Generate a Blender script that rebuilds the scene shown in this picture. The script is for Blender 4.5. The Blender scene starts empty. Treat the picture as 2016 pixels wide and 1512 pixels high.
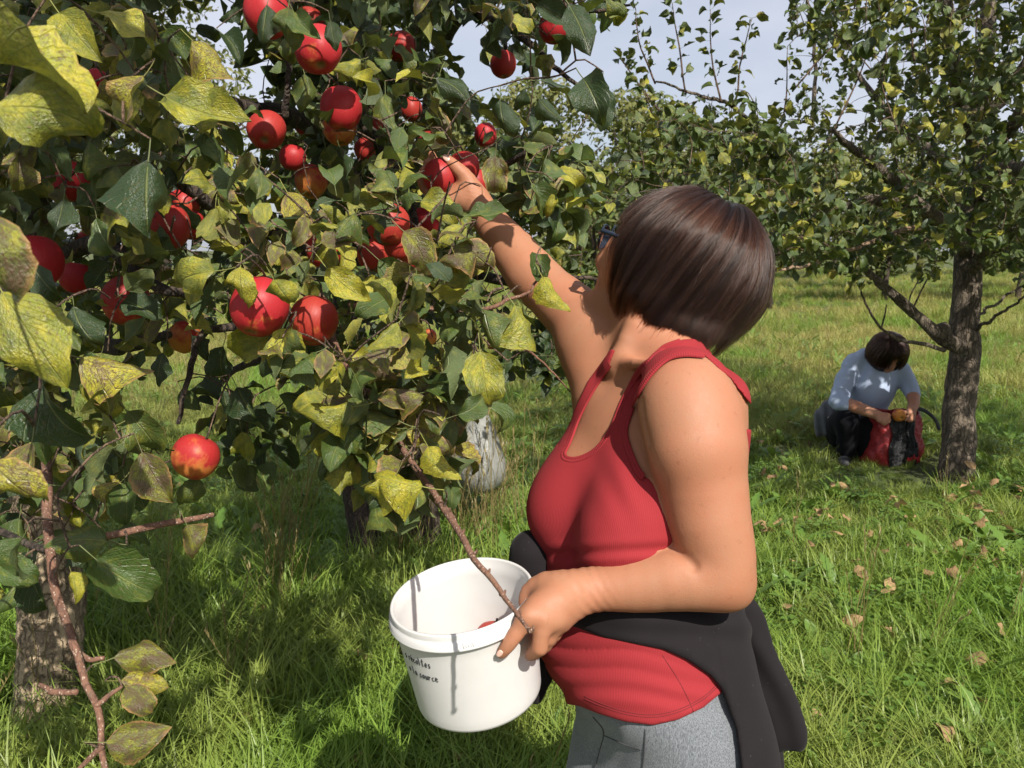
import bpy, bmesh, math, random
import numpy as np
from mathutils import Vector, Matrix, Euler

# ------------------------------------------------------------------ camera
F_PX, PITCH, CAM_H = 1580.0, math.radians(9.56), 1.5
scene = bpy.context.scene
COL = scene.collection
cam_data = bpy.data.cameras.new('camera')
cam = bpy.data.objects.new('camera', cam_data)
COL.objects.link(cam)
cam.location = (0, 0, CAM_H)
cam.rotation_euler = (math.radians(90) - PITCH, 0, 0)
cam_data.sensor_width = 36.0
cam_data.lens = F_PX / 2016 * 36.0
cam_data.clip_start = 0.05
cam_data.clip_end = 2000
cam_data.dof.use_dof = True
cam_data.dof.focus_distance = 1.5
cam_data.dof.aperture_fstop = 14.0
scene.camera = cam

# ------------------------------------------------------------------ light
SUN_EL, SUN_AZ = math.radians(43), math.radians(157)     # azimuth from +Y towards +X
SUN_DIR = Vector((math.sin(SUN_AZ) * math.cos(SUN_EL), math.cos(SUN_AZ) * math.cos(SUN_EL), math.sin(SUN_EL)))
world = bpy.data.worlds.new('World')
scene.world = world
world.use_nodes = True
wn, wl = world.node_tree.nodes, world.node_tree.links
for n_ in list(wn):
    wn.remove(n_)
w_out = wn.new('ShaderNodeOutputWorld')
w_bg = wn.new('ShaderNodeBackground')
w_sky = wn.new('ShaderNodeTexSky')
w_sky.sky_type = 'NISHITA'
w_sky.sun_disc = False
w_sky.sun_elevation = SUN_EL
w_sky.sun_rotation = SUN_AZ
w_sky.air_density = 1.0
w_sky.dust_density = 2.2
w_sky.ozone_density = 1.3
w_tc = wn.new('ShaderNodeTexCoord')
w_map = wn.new('ShaderNodeMapping')
w_map.inputs['Scale'].default_value = (1.2, 1.2, 2.6)
w_noise = wn.new('ShaderNodeTexNoise')
w_noise.inputs['Scale'].default_value = 1.7
w_noise.inputs['Detail'].default_value = 6
w_noise.inputs['Roughness'].default_value = 0.55
w_ramp = wn.new('ShaderNodeValToRGB')
w_ramp.color_ramp.elements[0].position = 0.30
w_ramp.color_ramp.elements[0].color = (0.32, 0.32, 0.32, 1)
w_ramp.color_ramp.elements[1].position = 0.75
w_ramp.color_ramp.elements[1].color = (0.95, 0.95, 0.95, 1)
w_mix = wn.new('ShaderNodeMix')
w_mix.data_type = 'RGBA'
w_mix.inputs['B'].default_value = (6.7, 6.9, 7.8, 1)      # thin bright cloud
wl.new(w_tc.outputs['Generated'], w_map.inputs['Vector'])
wl.new(w_map.outputs[0], w_noise.inputs['Vector'])
wl.new(w_noise.outputs['Fac'], w_ramp.inputs[0])
wl.new(w_ramp.outputs[0], w_mix.inputs['Factor'])
wl.new(w_sky.outputs[0], w_mix.inputs['A'])
wl.new(w_mix.outputs['Result'], w_bg.inputs['Color'])
w_bg.inputs['Strength'].default_value = 0.085
wl.new(w_bg.outputs[0], w_out.inputs[0])

sun_data = bpy.data.lights.new('sun', 'SUN')
sun_data.energy = 5.0
sun_data.angle = math.radians(0.53)
sun_data.color = (1.0, 0.95, 0.86)
sun = bpy.data.objects.new('sun', sun_data)
COL.objects.link(sun)
sun.rotation_euler = SUN_DIR.to_track_quat('Z', 'Y').to_euler()
sun.location = SUN_DIR * 30

scene.view_settings.view_transform = 'Standard'
scene.view_settings.look = 'None'
scene.view_settings.exposure = 0.5
scene.view_settings.gamma = 1.0
scene.view_settings.use_curve_mapping = False
scene.render.engine = 'CYCLES'
scene.cycles.max_bounces = 6
scene.cycles.diffuse_bounces = 3
scene.cycles.glossy_bounces = 3
scene.cycles.transmission_bounces = 5
scene.cycles.transparent_max_bounces = 6
scene.cycles.use_denoising = True

# ------------------------------------------------------------------ helpers
rng = np.random.default_rng(11)
FWD = np.array((0, math.cos(PITCH), -math.sin(PITCH)))
UPC = np.array((0, math.sin(PITCH), math.cos(PITCH)))
RGT = np.array((1.0, 0, 0))
CAM = np.array((0, 0, CAM_H))

def P(px, py, d):
    """the place in the orchard that lies d metres in front of the camera in the direction of a picture point"""
    return CAM + FWD * d + RGT * ((px - 1008) / F_PX * d) + UPC * ((756 - py) / F_PX * d)

def G(px, py, z=0.0):
    r = FWD + RGT * ((px - 1008) / F_PX) + UPC * ((756 - py) / F_PX)
    return CAM + r * ((z - CAM_H) / r[2])

def project(p):
    q = np.asarray(p, float) - CAM
    d = q @ FWD
    d = np.maximum(d, 1e-3)
    return 1008 + (q @ RGT) / d * F_PX, 756 - (q @ UPC) / d * F_PX, q @ FWD

def unit(v):
    v = np.asarray(v, float)
    return v / (np.linalg.norm(v, axis=-1, keepdims=True) + 1e-12)

def tag(o, label=None, cat=None, group=None, kind=None):
    if label: o['label'] = label
    if cat: o['category'] = cat
    if group: o['group'] = group
    if kind: o['kind'] = kind
    return o

def empty(name, loc=(0, 0, 0)):
    o = bpy.data.objects.new(name, None)
    o.empty_display_size = 0.1
    o.location = loc
    COL.objects.link(o)
    return o

def obj(name, me, mat=None, parent=None):
    o = bpy.data.objects.new(name, me)
    if mat is not None and not me.materials:
        me.materials.append(mat)
    COL.objects.link(o)
    if parent is not None:
        o.parent = parent
        o.matrix_parent_inverse = Matrix.Translation(-parent.location)
    return o

def mesh_np(name, V, faces=None, quads=None, tris=None, smooth=True, uv=None):
    """mesh from numpy arrays; quads/tris are index arrays"""
    me = bpy.data.meshes.new(name)
    V = np.asarray(V, np.float32)
    loops, starts, tot = [], [], []
    n = 0
    for A, k in ((quads, 4), (tris, 3)):
        if A is not None and len(A):
            A = np.asarray(A, np.int32)
            loops.append(A.ravel())
            starts.append(n + np.arange(len(A), dtype=np.int32) * k)
            tot.append(np.full(len(A), k, np.int32))
            n += A.size
    loops = np.concatenate(loops); starts = np.concatenate(starts); tot = np.concatenate(tot)
    me.vertices.add(len(V)); me.vertices.foreach_set('co', V.ravel())
    me.loops.add(len(loops)); me.loops.foreach_set('vertex_index', loops)
    me.polygons.add(len(starts)); me.polygons.foreach_set('loop_start', starts)
    me.polygons.foreach_set('loop_total', tot)
    if smooth:
        me.polygons.foreach_set('use_smooth', np.ones(len(starts), bool))
    me.update(calc_edges=True)
    if uv is not None:
        l = me.uv_layers.new(name='UVMap')
        l.data.foreach_set('uv', np.asarray(uv, np.float32)[loops].ravel())
    me.validate()
    return me

def add_attr(me, name, vals, kind='FLOAT'):
    a = me.attributes.new(name, kind, 'POINT')
    key = {'FLOAT': 'value', 'FLOAT_VECTOR': 'vector', 'FLOAT_COLOR': 'color', 'INT': 'value'}[kind]
    a.data.foreach_set(key, np.asarray(vals, np.int32 if kind == 'INT' else np.float32).ravel())

class MB:
    """collects pieces for one mesh"""
    def __init__(self):
        self.V, self.Q, self.T, self.UV, self.n = [], [], [], [], 0
    def add(self, V, quads=None, tris=None, uv=None):
        V = np.asarray(V, float)
        self.V.append(V)
        if quads is not None and len(quads): self.Q.append(np.asarray(quads) + self.n)
        if tris is not None and len(tris): self.T.append(np.asarray(tris) + self.n)
        self.UV.append(np.zeros((len(V), 2)) if uv is None else uv)
        self.n += len(V)
    def mesh(self, name, smooth=True):
        return mesh_np(name, np.concatenate(self.V), quads=np.concatenate(self.Q) if self.Q else None,
                       tris=np.concatenate(self.T) if self.T else None, smooth=smooth, uv=np.concatenate(self.UV))

def catmull(pts, n):
    """smooth resampling of a polyline (any number of columns)"""
    p = np.asarray(pts, float)
    if len(p) < 3:
        t = np.linspace(0, 1, n)[:, None]
        return p[0] * (1 - t) + p[-1] * t
    q = np.vstack([2 * p[0] - p[1], p, 2 * p[-1] - p[-2]])
    s = np.linspace(0, len(p) - 1 - 1e-9, n)
    i = s.astype(int); t = (s - i)[:, None]
    a, b, c, d = q[i], q[i + 1], q[i + 2], q[i + 3]
    return 0.5 * ((2 * b) + (-a + c) * t + (2 * a - 5 * b + 4 * c - d) * t ** 2 + (-a + 3 * b - 3 * c + d) * t ** 3)

def tube(mb, pts, rad, seg=8, bump=0.0, cap=True, seed=0, ecc=1.0):
    """tapered tube along points with radii; bump roughens it"""
    pts = np.asarray(pts, float); rad = np.asarray(rad, float)
    n = len(pts)
    tan = np.gradient(pts, axis=0); tan = unit(tan)
    ref = np.array((0.31, 0.2, 0.93)) if abs(tan[0][2]) < .8 else np.array((.93, .2, .31))
    u = unit(np.cross(tan[0], ref)); U = []
    for t in tan:
        u = unit(u - t * (u @ t)); U.append(u)
    U = np.array(U); W = np.cross(tan, U)
    ang = np.linspace(0, 2 * np.pi, seg, endpoint=False)
    r = rad[:, None] * np.ones((1, seg))
    if bump:
        g = np.random.default_rng(seed)
        ph = g.uniform(0, 6.28, 9); fr = g.integers(1, 7, 9)
        s = np.concatenate([[0], np.cumsum(np.linalg.norm(np.diff(pts, axis=0), axis=1))])
        m = 0
        for a_, f_ in zip(ph, fr):
            m = m + np.sin(f_ * ang[None] + a_ + s[:, None] * g.uniform(-25, 25)) / (0.6 + 0.35 * f_)
        r = r * (1 + bump * m * 0.4 + bump * 0.35 * g.normal(size=r.shape))
    V = pts[:, None] + r[..., None] * (np.cos(ang)[None, :, None] * U[:, None] * ecc + np.sin(ang)[None, :, None] * W[:, None])
    V = V.reshape(-1, 3)
    i, j = np.meshgrid(np.arange(n - 1), np.arange(seg), indexing='ij')
    j2 = (j + 1) % seg
    q = np.stack([i * seg + j, i * seg + j2, (i + 1) * seg + j2, (i + 1) * seg + j], -1).reshape(-1, 4)
    s = np.concatenate([[0], np.cumsum(np.linalg.norm(np.diff(pts, axis=0), axis=1))])
    uv = np.stack([np.tile(np.arange(seg) / seg, n), np.repeat(s, seg)], -1)
    tr = None
    if cap:
        V = np.vstack([V, pts[0] - tan[0] * rad[0] * .4, pts[-1] + tan[-1] * rad[-1] * .4])
        uv = np.vstack([uv, [[0, 0], [0, s[-1]]]])
        k = np.arange(seg); k2 = (k + 1) % seg; b = n * seg
        tr = np.vstack([np.stack([k2, k, np.full(seg, b)], -1),
                        np.stack([(n - 1) * seg + k, (n - 1) * seg + k2, np.full(seg, b + 1)], -1)])
    mb.add(V, q, tr, uv)

def lathe(mb, prof, seg=48, M=None, close=False):
    """profile of (r, z) turned about z; M is a 4x4 placing matrix"""
    prof = np.asarray(prof, float); n = len(prof)
    a = np.linspace(0, 2 * np.pi, seg, endpoint=False)
    V = np.stack([prof[:, None, 0] * np.cos(a), prof[:, None, 0] * np.sin(a), prof[:, None, 1] * np.ones_like(a)], -1).reshape(-1, 3)
    if M is not None:
        M = np.array(M); V = V @ M[:3, :3].T + M[:3, 3]
    i, j = np.meshgrid(np.arange(n - 1), np.arange(seg), indexing='ij'); j2 = (j + 1) % seg
    q = np.stack([i * seg + j, i * seg + j2, (i + 1) * seg + j2, (i + 1) * seg + j], -1).reshape(-1, 4)
    mb.add(V, q)

# ------------------------------------------------------------------ distance-field modelling for bodies and clothes
def smin(a, b, k):
    if k <= 0: return np.minimum(a, b)
    h = np.maximum(k - np.abs(a - b), 0) / k
    return np.minimum(a, b) - h * h * k * 0.25

def smax(a, b, k):
    return -smin(-a, -b, k)

class Shape:
    """a list of rounded pieces blended into one body"""
    def __init__(self): self.items = []
    def put(self, fn, lo, hi, k=0.02, sub=False):
        self.items.append((fn, np.asarray(lo) - k, np.asarray(hi) + k, k, sub)); return self
    def limb(self, pts, rad, k=0.02, n=0, sub=False, flat=None):
        pts = np.asarray(pts, float); rad = np.asarray(rad, float)
        if n:
            pr = catmull(np.column_stack([pts, rad]), n); pts, rad = pr[:, :3], pr[:, 3]
        def fn(p):
            d = None
            for a, b, ra, rb in zip(pts[:-1], pts[1:], rad[:-1], rad[1:]):
                ab = b - a; pa = p - a
                t = np.clip(pa @ ab / (ab @ ab + 1e-12), 0, 1)
                q = pa - t[:, None] * ab
                if flat is not None:
                    c = q @ flat[0]; q = q + np.outer(c * (flat[1] - 1), flat[0])
                e = np.sqrt((q * q).sum(1)) - (ra + t * (rb - ra))
                d = e if d is None else smin(d, e, 0.3 * min(ra, rb))
            return d
        m = rad.max() * (1 if flat is None else max(1, 1 / flat[1]))
        return self.put(fn, pts.min(0) - m, pts.max(0) + m, k, sub)
    def ball(self, c, r, axes=None, k=0.02, sub=False):
        c = np.asarray(c, float); r = np.asarray(r, float) * np.ones(3)
        A = np.eye(3) if axes is None else np.asarray(axes, float)     # rows are the axes
        def fn(p):
            q = (p - c) @ A.T
            k0 = np.sqrt(((q / r) ** 2).sum(1)); k1 = np.sqrt(((q / r ** 2) ** 2).sum(1))
            return k0 * (k0 - 1) / (k1 + 1e-9)
        return self.put(fn, c - r.max(), c + r.max(), k, sub)
    def __call__(self, p, blo=None, bhi=None):
        d = np.full(len(p), 1.0)
        for fn, lo, hi, k, sub in self.items:
            if blo is not None and (np.any(lo > bhi + .02) or np.any(hi < blo - .02)): continue
            e = fn(p)
            d = smax(d, -e, k) if sub else smin(d, e, k)
        return d
    def bounds(self):
        return (np.min([i[1] for i in self.items if not i[4]], 0), np.max([i[2] for i in self.items if not i[4]], 0))

def skin_field(name, f, lo, hi, h, mat=None, parent=None, relax=1, B=32):
    """surface of the field f inside lo..hi on a grid of step h, as one mesh object"""
    lo = np.asarray(lo, float); hi = np.asarray(hi, float)
    N = np.ceil((hi - lo) / h).astype(int) + 2
    keys, pos, quads = [], [], []
    off = np.arange(B + 1)
    for bi in range(0, N[0], B):
        for bj in range(0, N[1], B):
            for bk in range(0, N[2], B):
                b0 = lo + np.array((bi, bj, bk)) * h; b1 = b0 + B * h
                # quick look on a 3x3x3 grid
                tt = np.linspace(0, 1, 4)
                cg = np.stack(np.meshgrid(*[b0[a] + tt * B * h for a in range(3)], indexing='ij'), -1).reshape(-1, 3)
                dc = f(cg, b0, b1)
                if dc.min() > B * h * 0.42 or dc.max() < -B * h * 0.42: continue
                g = np.stack(np.meshgrid(*[b0[a] + off * h for a in range(3)], indexing='ij'), -1).reshape(-1, 3)
                D = f(g, b0, b1).reshape(B + 1, B + 1, B + 1)
                S = D < 0
                if S.all() or not S.any(): continue
                acc = np.zeros((B, B, B, 3)); cnt = np.zeros((B, B, B))
                for ax in range(3):
                    o1, o2 = [a for a in range(3) if a != ax]
                    s0 = [slice(None)] * 3; s1 = [slice(None)] * 3
                    s0[ax] = slice(0, B); s1[ax] = slice(1, B + 1)
                    d0, d1 = D[tuple(s0)], D[tuple(s1)]
                    cr = (d0 < 0) != (d1 < 0)
                    t = np.where(cr, d0 / np.where(cr, d0 - d1, 1), 0)
                    for u in (0, 1):
                        for v in (0, 1):
                            sl = [slice(0, B)] * 3
                            sl[o1] = slice(u, u + B); sl[o2] = slice(v, v + B)
                            c = cr[tuple(sl)]; tv = t[tuple(sl)]
                            acc[..., ax] += c * tv
                            acc[..., o1] += c * u; acc[..., o2] += c * v
                            cnt += c
                    # quads for edges that start in this block
                    sl = [slice(0, B)] * 3
                    ii = np.argwhere(cr[tuple(sl)])
                    if len(ii):
                        gi = ii + np.array((bi, bj, bk))
                        e1 = np.zeros(3, int); e1[o1] = 1; e2 = np.zeros(3, int); e2[o2] = 1
                        c4 = [gi - e1 - e2, gi - e2, gi, gi - e1]
                        K = np.stack([(c[:, 0] + 1) * ((N[1] + B + 5) * (N[2] + B + 5)) + (c[:, 1] + 1) * (N[2] + B + 5) + c[:, 2] + 1 for c in c4], -1)
                        neg = d0[tuple(ii.T)] < 0
                        flip = neg if ax != 1 else ~neg
                        K[~flip] = K[~flip][:, ::-1]
                        quads.append(K)
                m = cnt > 0
                idx = np.argwhere(m)
                p = (idx + acc[m] / cnt[m][:, None] + np.array((bi, bj, bk))) * h + lo
                gi = idx + np.array((bi, bj, bk)) + 1
                keys.append(gi[:, 0] * ((N[1] + B + 5) * (N[2] + B + 5)) + gi[:, 1] * (N[2] + B + 5) + gi[:, 2])
                pos.append(p)
    keys = np.concatenate(keys); pos = np.concatenate(pos); quads = np.concatenate(quads)
    o = np.argsort(keys); keys = keys[o]; pos = pos[o]
    ix = np.searchsorted(keys, quads); ix = np.minimum(ix, len(keys) - 1)
    ok = (keys[ix] == quads).all(1)
    Q = ix[ok]
    for _ in range(relax):
        s = np.zeros_like(pos); c = np.zeros(len(pos))
        for a, b in ((0, 1), (1, 2), (2, 3), (3, 0)):
            np.add.at(s, Q[:, a], pos[Q[:, b]]); np.add.at(s, Q[:, b], pos[Q[:, a]])
            np.add.at(c, Q[:, a], 1); np.add.at(c, Q[:, b], 1)
        pos = np.where(c[:, None] > 0, pos * 0.5 + 0.5 * s / np.maximum(c, 1)[:, None], pos)
    me = mesh_np(name, pos, quads=Q)
    return obj(name, me, mat, parent)

def poly_sd(px, py, poly):
    """signed distance to a closed outline (negative inside)"""
    poly = np.asarray(poly, float)
    d = np.full(px.shape, 1e9); ins = np.zeros(px.shape, bool)
    for (x0, y0), (x1, y1) in zip(poly, np.roll(poly, -1, 0)):
        ex, ey = x1 - x0, y1 - y0
        t = np.clip(((px - x0) * ex + (py - y0) * ey) / (ex * ex + ey * ey + 1e-9), 0, 1)
        d = np.minimum(d, np.hypot(px - x0 - t * ex, py - y0 - t * ey))
        c = ((y0 > py) != (y1 > py))
        with np.errstate(divide='ignore', invalid='ignore'):
            c &= px < (x1 - x0) * (py - y0) / (y1 - y0) + x0
        ins ^= c
    return np.where(ins, -d, d)

def smooth_noise(p, f, seed=0):
    """cheap sum of sines in space, about -1..1"""
    g = np.random.default_rng(seed); r = 0
    for _ in range(6):
        k = g.normal(size=3); k = k / np.linalg.norm(k) * f * g.uniform(.6, 1.5)
        r = r + np.sin(p @ k + g.uniform(0, 6.28))
    return r / 3.2

# ------------------------------------------------------------------ node materials
class NM:
    def __init__(self, name):
        self.m = bpy.data.materials.new(name); self.m.use_nodes = True
        self.t = self.m.node_tree; self.n = self.t.nodes; self.l = self.t.links
        self.n.clear()
        self.out = self.n.new('ShaderNodeOutputMaterial')
    def node(self, typ, props=None, **ins):
        nd = self.n.new('ShaderNode' + typ)
        for k, v in (props or {}).items(): setattr(nd, k, v)
        for k, v in ins.items():
            k = k.replace('_', ' ')
            self.set(nd.inputs[k], v)
        return nd
    def set(self, sock, v):
        if hasattr(v, 'is_output') : self.l.new(v, sock)
        elif isinstance(v, (tuple, list)) and sock.type == 'RGBA' and len(v) == 3: sock.default_value = (*v, 1)
        else: sock.default_value = v
    def math(self, op, a, b=None, c=None, clamp=False):
        nd = self.n.new('ShaderNodeMath'); nd.operation = op; nd.use_clamp = clamp
        for s, v in zip(nd.inputs, (a, b, c)):
            if v is not None: self.set(s, v)
        return nd.outputs[0]
    def mix(self, fac, a, b, blend='MIX'):
        nd = self.n.new('ShaderNodeMix'); nd.data_type = 'RGBA'; nd.blend_type = blend
        self.set(nd.inputs[0], fac); self.set(nd.inputs[6], a); self.set(nd.inputs[7], b)
        return nd.outputs[2]
    def ramp(self, fac, *stops):
        nd = self.n.new('ShaderNodeValToRGB'); self.set(nd.inputs[0], fac)
        e = nd.color_ramp.elements
        while len(e) < len(stops): e.new(0.5)
        for s, (p, c) in zip(e, stops):
            s.position = p; s.color = (c, c, c, 1) if not isinstance(c, (tuple, list)) else (*c, 1)
        return nd.outputs[0]
    def noise(self, vec, scale, detail=3, rough=.55, dist=0, out='Fac'):
        nd = self.node('TexNoise', Scale=scale, Detail=detail, Roughness=rough, Distortion=dist)
        if vec is not None: self.l.new(vec, nd.inputs['Vector'])
        return nd.outputs[out]
    def mapping(self, vec, scale=(1, 1, 1), rot=(0, 0, 0), loc=(0, 0, 0)):
        nd = self.n.new('ShaderNodeMapping'); self.l.new(vec, nd.inputs[0])
        nd.inputs['Scale'].default_value = scale; nd.inputs['Rotation'].default_value = rot; nd.inputs['Location'].default_value = loc
        return nd.outputs[0]
    def coord(self, which='Object'):
        return self.n.new('ShaderNodeTexCoord').outputs[which]
    def bump(self, h, strength=.3, dist=.01, normal=None):
        nd = self.node('Bump', Strength=strength, Distance=dist); self.l.new(h, nd.inputs['Height'])
        if normal is not None: self.l.new(normal, nd.inputs['Normal'])
        return nd.outputs[0]
    def bsdf(self, **ins):
        nd = self.n.new('ShaderNodeBsdfPrincipled')
        for k, v in ins.items(): self.set(nd.inputs[k.replace('_', ' ')], v)
        return nd
    def end(self, sh):
        self.l.new(sh.outputs[0] if hasattr(sh, 'outputs') else sh, self.out.inputs[0]); return self.m
APPLE_H = P(867, 348, 1.715)      # the apple that is being picked

# ------------------------------------------------------------------ ground and grass
s = NM('soil_and_thatch'); c = s.coord('Object')
n1 = s.noise(c, .35, 4, .6); n2 = s.noise(c, 7, 5, .65); n3 = s.noise(c, 60, 3, .6)
col = s.mix(s.ramp(n1, (.38, 0.0), (.62, 1.0)), (.055, .085, .018), (.12, .115, .035))
col = s.mix(s.ramp(n2, (.45, 0.0), (.7, .8)), col, (.045, .038, .020))
col = s.mix(s.math('MULTIPLY', n3, .6), col, (.06, .09, .02))
M_SOIL = s.end(s.bsdf(Base_Color=col, Roughness=.95, Normal=s.bump(n3, .8, .03)))
gx = np.concatenate([-np.geomspace(300, 8, 14), np.linspace(-7, 7, 57), np.geomspace(8, 300, 14)])
gy = np.concatenate([[-40, -10, -3], np.linspace(0, 14, 57), np.geomspace(15, 600, 22)])
def ground_z(x, y):
    near = np.clip((np.hypot(x, y - 3) - 1) / 3, 0, 1)
    return .022 * np.sin(x * 1.7 + .4 * y) * np.cos(y * 1.3 - .3 * x) * np.clip(1.2 - y / 40, 0, 1) + .05 * near * np.sin(x * .31 + 1) * np.sin(y * .23)
XX, YY = np.meshgrid(gx, gy, indexing='ij')
V = np.stack([XX, YY, ground_z(XX, YY)], -1).reshape(-1, 3)
i, j = np.meshgrid(np.arange(len(gx) - 1), np.arange(len(gy) - 1), indexing='ij'); k = i * len(gy) + j
ground = obj('ground', mesh_np('ground', V, quads=np.stack([k, k + len(gy), k + len(gy) + 1, k + 1], -1).reshape(-1, 4)), M_SOIL)
tag(ground, 'grassy orchard floor between the apple trees', kind='structure')

def grass_mat(name, a, b, dry, dryness):
    s = NM(name)
    oi = s.n.new('ShaderNodeObjectInfo'); geo = s.n.new('ShaderNodeNewGeometry')
    big = s.noise(geo.outputs['Position'], .55, 3, .6); mid = s.noise(geo.outputs['Position'], 2.3, 3, .6); fine = s.noise(geo.outputs['Position'], 45, 2, .6)
    col = s.mix(oi.outputs['Random'], a, b)
    col = s.mix(s.math('MULTIPLY', fine, .55), col, tuple(x * 1.5 for x in b))
    f = s.math('ADD', s.ramp(big, (.40, 0.0), (.60, 1.0)), s.math('MULTIPLY', s.ramp(mid, (.5, 0.0), (.75, 1.0)), .6), clamp=True)
    sep = s.n.new('ShaderNodeSeparateXYZ'); s.l.new(geo.outputs['Position'], sep.inputs[0])
    far = s.ramp(s.math('DIVIDE', sep.outputs['Y'], 20.0), (.25, .35), (.5, 1.0))
    col = s.mix(s.math('MULTIPLY', s.math('MULTIPLY', f, dryness), far), col, dry)
    d = s.node('BsdfPrincipled', Base_Color=col, Roughness=.4)
    d.inputs['Specular IOR Level'].default_value = .35
    t = s.node('BsdfTranslucent', Color=s.mix(.5, col, (.26, .33, .03)))
    m = s.node('MixShader', Fac=.40); s.l.new(d.outputs[0], m.inputs[1]); s.l.new(t.outputs[0], m.inputs[2])
    return s.end(m)
M_GRASS = grass_mat('grass_blade', (.085, .185, .024), (.195, .305, .045), (.42, .36, .12), .95)
M_WEED = grass_mat('weed_leaf', (.08, .17, .03), (.15, .25, .05), (.16, .19, .05), .4)
M_STRAW = grass_mat('dry_stalk', (.33, .25, .11), (.24, .19, .08), (.3, .24, .1), .5)

def blade(mb, g, base, h, w, lean, az, segs=3, curve=1.0):
    t = np.linspace(0, 1, segs + 1)
    dirv = np.array((math.cos(az), math.sin(az), 0)); side = np.array((-dirv[1], dirv[0], 0))
    out = lean * h * t ** (1 + curve); up = h * (t - .28 * lean * t ** 2.2)
    c = base + np.outer(out, dirv); c[:, 2] += up
    tw = g.uniform(-.6, .6); sd = side * math.cos(tw) + dirv * math.sin(tw) * .6
    ww = w * (1 - t ** 1.6) * .5 + .0003
    V = np.empty((2 * len(t), 3)); V[0::2] = c - np.outer(ww, sd); V[1::2] = c + np.outer(ww, sd)
    i = np.arange(segs) * 2
    mb.add(V, np.stack([i, i + 1, i + 3, i + 2], -1))

def broad(mb, g, base, L, W, az, el, lobes=0, segs=5):
    t = np.linspace(0, 1, segs * 2 + 1)
    d = np.array((math.cos(az), math.sin(az), 0)); side = np.array((-d[1], d[0], 0))
    bend = el - t * g.uniform(.5, 1.1)
    step = L / (len(t) - 1)
    c = base + np.cumsum(np.outer(np.cos(bend) * step, d) + np.outer(np.sin(bend) * step, (0, 0, 1)), axis=0)
    w = W * .5 * np.sin(np.pi * np.clip(t * .93 + .05, 0, 1) ** 1.3)
    if lobes: w *= (1 - .45 * (np.arange(len(t)) % 2))
    V = np.empty((3 * len(t), 3)); V[0::3] = c - np.outer(w, side) + (0, 0, .12 * W); V[1::3] = c; V[2::3] = c + np.outer(w, side) + (0, 0, .12 * W)
    i = np.arange(len(t) - 1) * 3
    mb.add(V, np.vstack([np.stack([i, i + 1, i + 4, i + 3], -1), np.stack([i + 1, i + 2, i + 5, i + 4], -1)]))

def tuft_source(name, mat, build):
    g = np.random.default_rng(abs(hash(name)) % 1000 if False else sum(map(ord, name)))
    mb = MB(); build(mb, g)
    me = mb.mesh(name); me.materials.append(mat)
    return bpy.data.objects.new(name, me)
def b_grass(n, h, w, spread, lean):
    def f(mb, g):
        for _ in range(n):
            r = spread * math.sqrt(g.uniform()); a = g.uniform(0, 6.28)
            blade(mb, g, np.array((r * math.cos(a), r * math.sin(a), -.01)), g.uniform(.45, 1) * h, g.uniform(.6, 1.2) * w, g.uniform(.25, 1) * lean, g.uniform(0, 6.28), 4, g.uniform(.5, 1.4))
    return f
def b_rosette(n, L, W, lobes):
    def f(mb, g):
        for q in range(n):
            broad(mb, g, np.array((0, 0, .01)), L * g.uniform(.6, 1.1), W * g.uniform(.7, 1.1), q * 6.28 / n + g.uniform(-.4, .4), g.uniform(.35, 1.25), lobes)
    return f
def b_clover(mb, g):
    for q in range(9):
        r = .07 * math.sqrt(g.uniform()); a = g.uniform(0, 6.28); h = g.uniform(.03, .09); b = np.array((r * math.cos(a), r * math.sin(a), 0))
        tube(mb, [b, b + (.01, 0, h)], [.0008, .0006], 3, cap=False)
        for e in range(3):
            broad(mb, g, b + (.01, 0, h), .02, .017, a + e * 2.1, .5, 0, 2)
def b_stalk(mb, g):
    for q in range(5):
        a = g.uniform(0, 6.28); h = g.uniform(.25, .55); l = g.uniform(.05, .35)
        t = np.linspace(0, 1, 5); b = np.array((g.normal(0, .03), g.normal(0, .03), 0))
        p = b + np.outer(l * h * t ** 1.8, (math.cos(a), math.sin(a), 0)); p[:, 2] = h * (t - .15 * l * t ** 2)
        tube(mb, p, np.linspace(.0015, .0008, 5), 4, cap=False)
        for e in range(7):
            k = p[-1] - (p[-1] - p[-2]) * e * .12
            blade(mb, g, k, .022, .004, .6, g.uniform(0, 6.28), 2)
def b_fern(mb, g):
    for q in range(4):
        a = q * 1.6 + g.uniform(0, .6); L = g.uniform(.08, .15); d = np.array((math.cos(a), math.sin(a), 0)); sd = np.array((-d[1], d[0], 0))
        for e in range(10):
            t = e / 10; p = d * L * t * .8 + np.array((0, 0, L * (t - .35 * t * t)))
            for s_ in (-1, 1):
                az = a + s_ * 1.1
                blade(mb, g, p, .002, .006, 1, az, 1); broad(mb, g, p, .03 * (1 - .6 * t), .008, az, .3, 0, 1)

SRC = bpy.data.collections.new('grass_kinds')      # shapes only, not linked into the scene
kinds = [tuft_source('blade_tuft_a', M_GRASS, b_grass(26, .20, .0062, .06, 1.0)), tuft_source('blade_tuft_b', M_GRASS, b_grass(30, .12, .0045, .07, 1.1)),
         tuft_source('blade_tuft_c', M_GRASS, b_grass(20, .29, .007, .05, .9)), tuft_source('blade_tuft_d', M_GRASS, b_grass(34, .085, .0042, .08, 1.0)),
         tuft_source('broad_a', M_WEED, b_rosette(7, .16, .045, 1)), tuft_source('broad_b', M_WEED, b_rosette(6, .10, .05, 0)),
         tuft_source('clover', M_WEED, b_clover), tuft_source('fern', M_WEED, b_fern), tuft_source('straw', M_STRAW, b_stalk),
         tuft_source('straw_blades', M_STRAW, b_grass(9, .17, .003, .05, .8))]
kinds.sort(key=lambda o: o.name)
for o_ in kinds: SRC.objects.link(o_)
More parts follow.
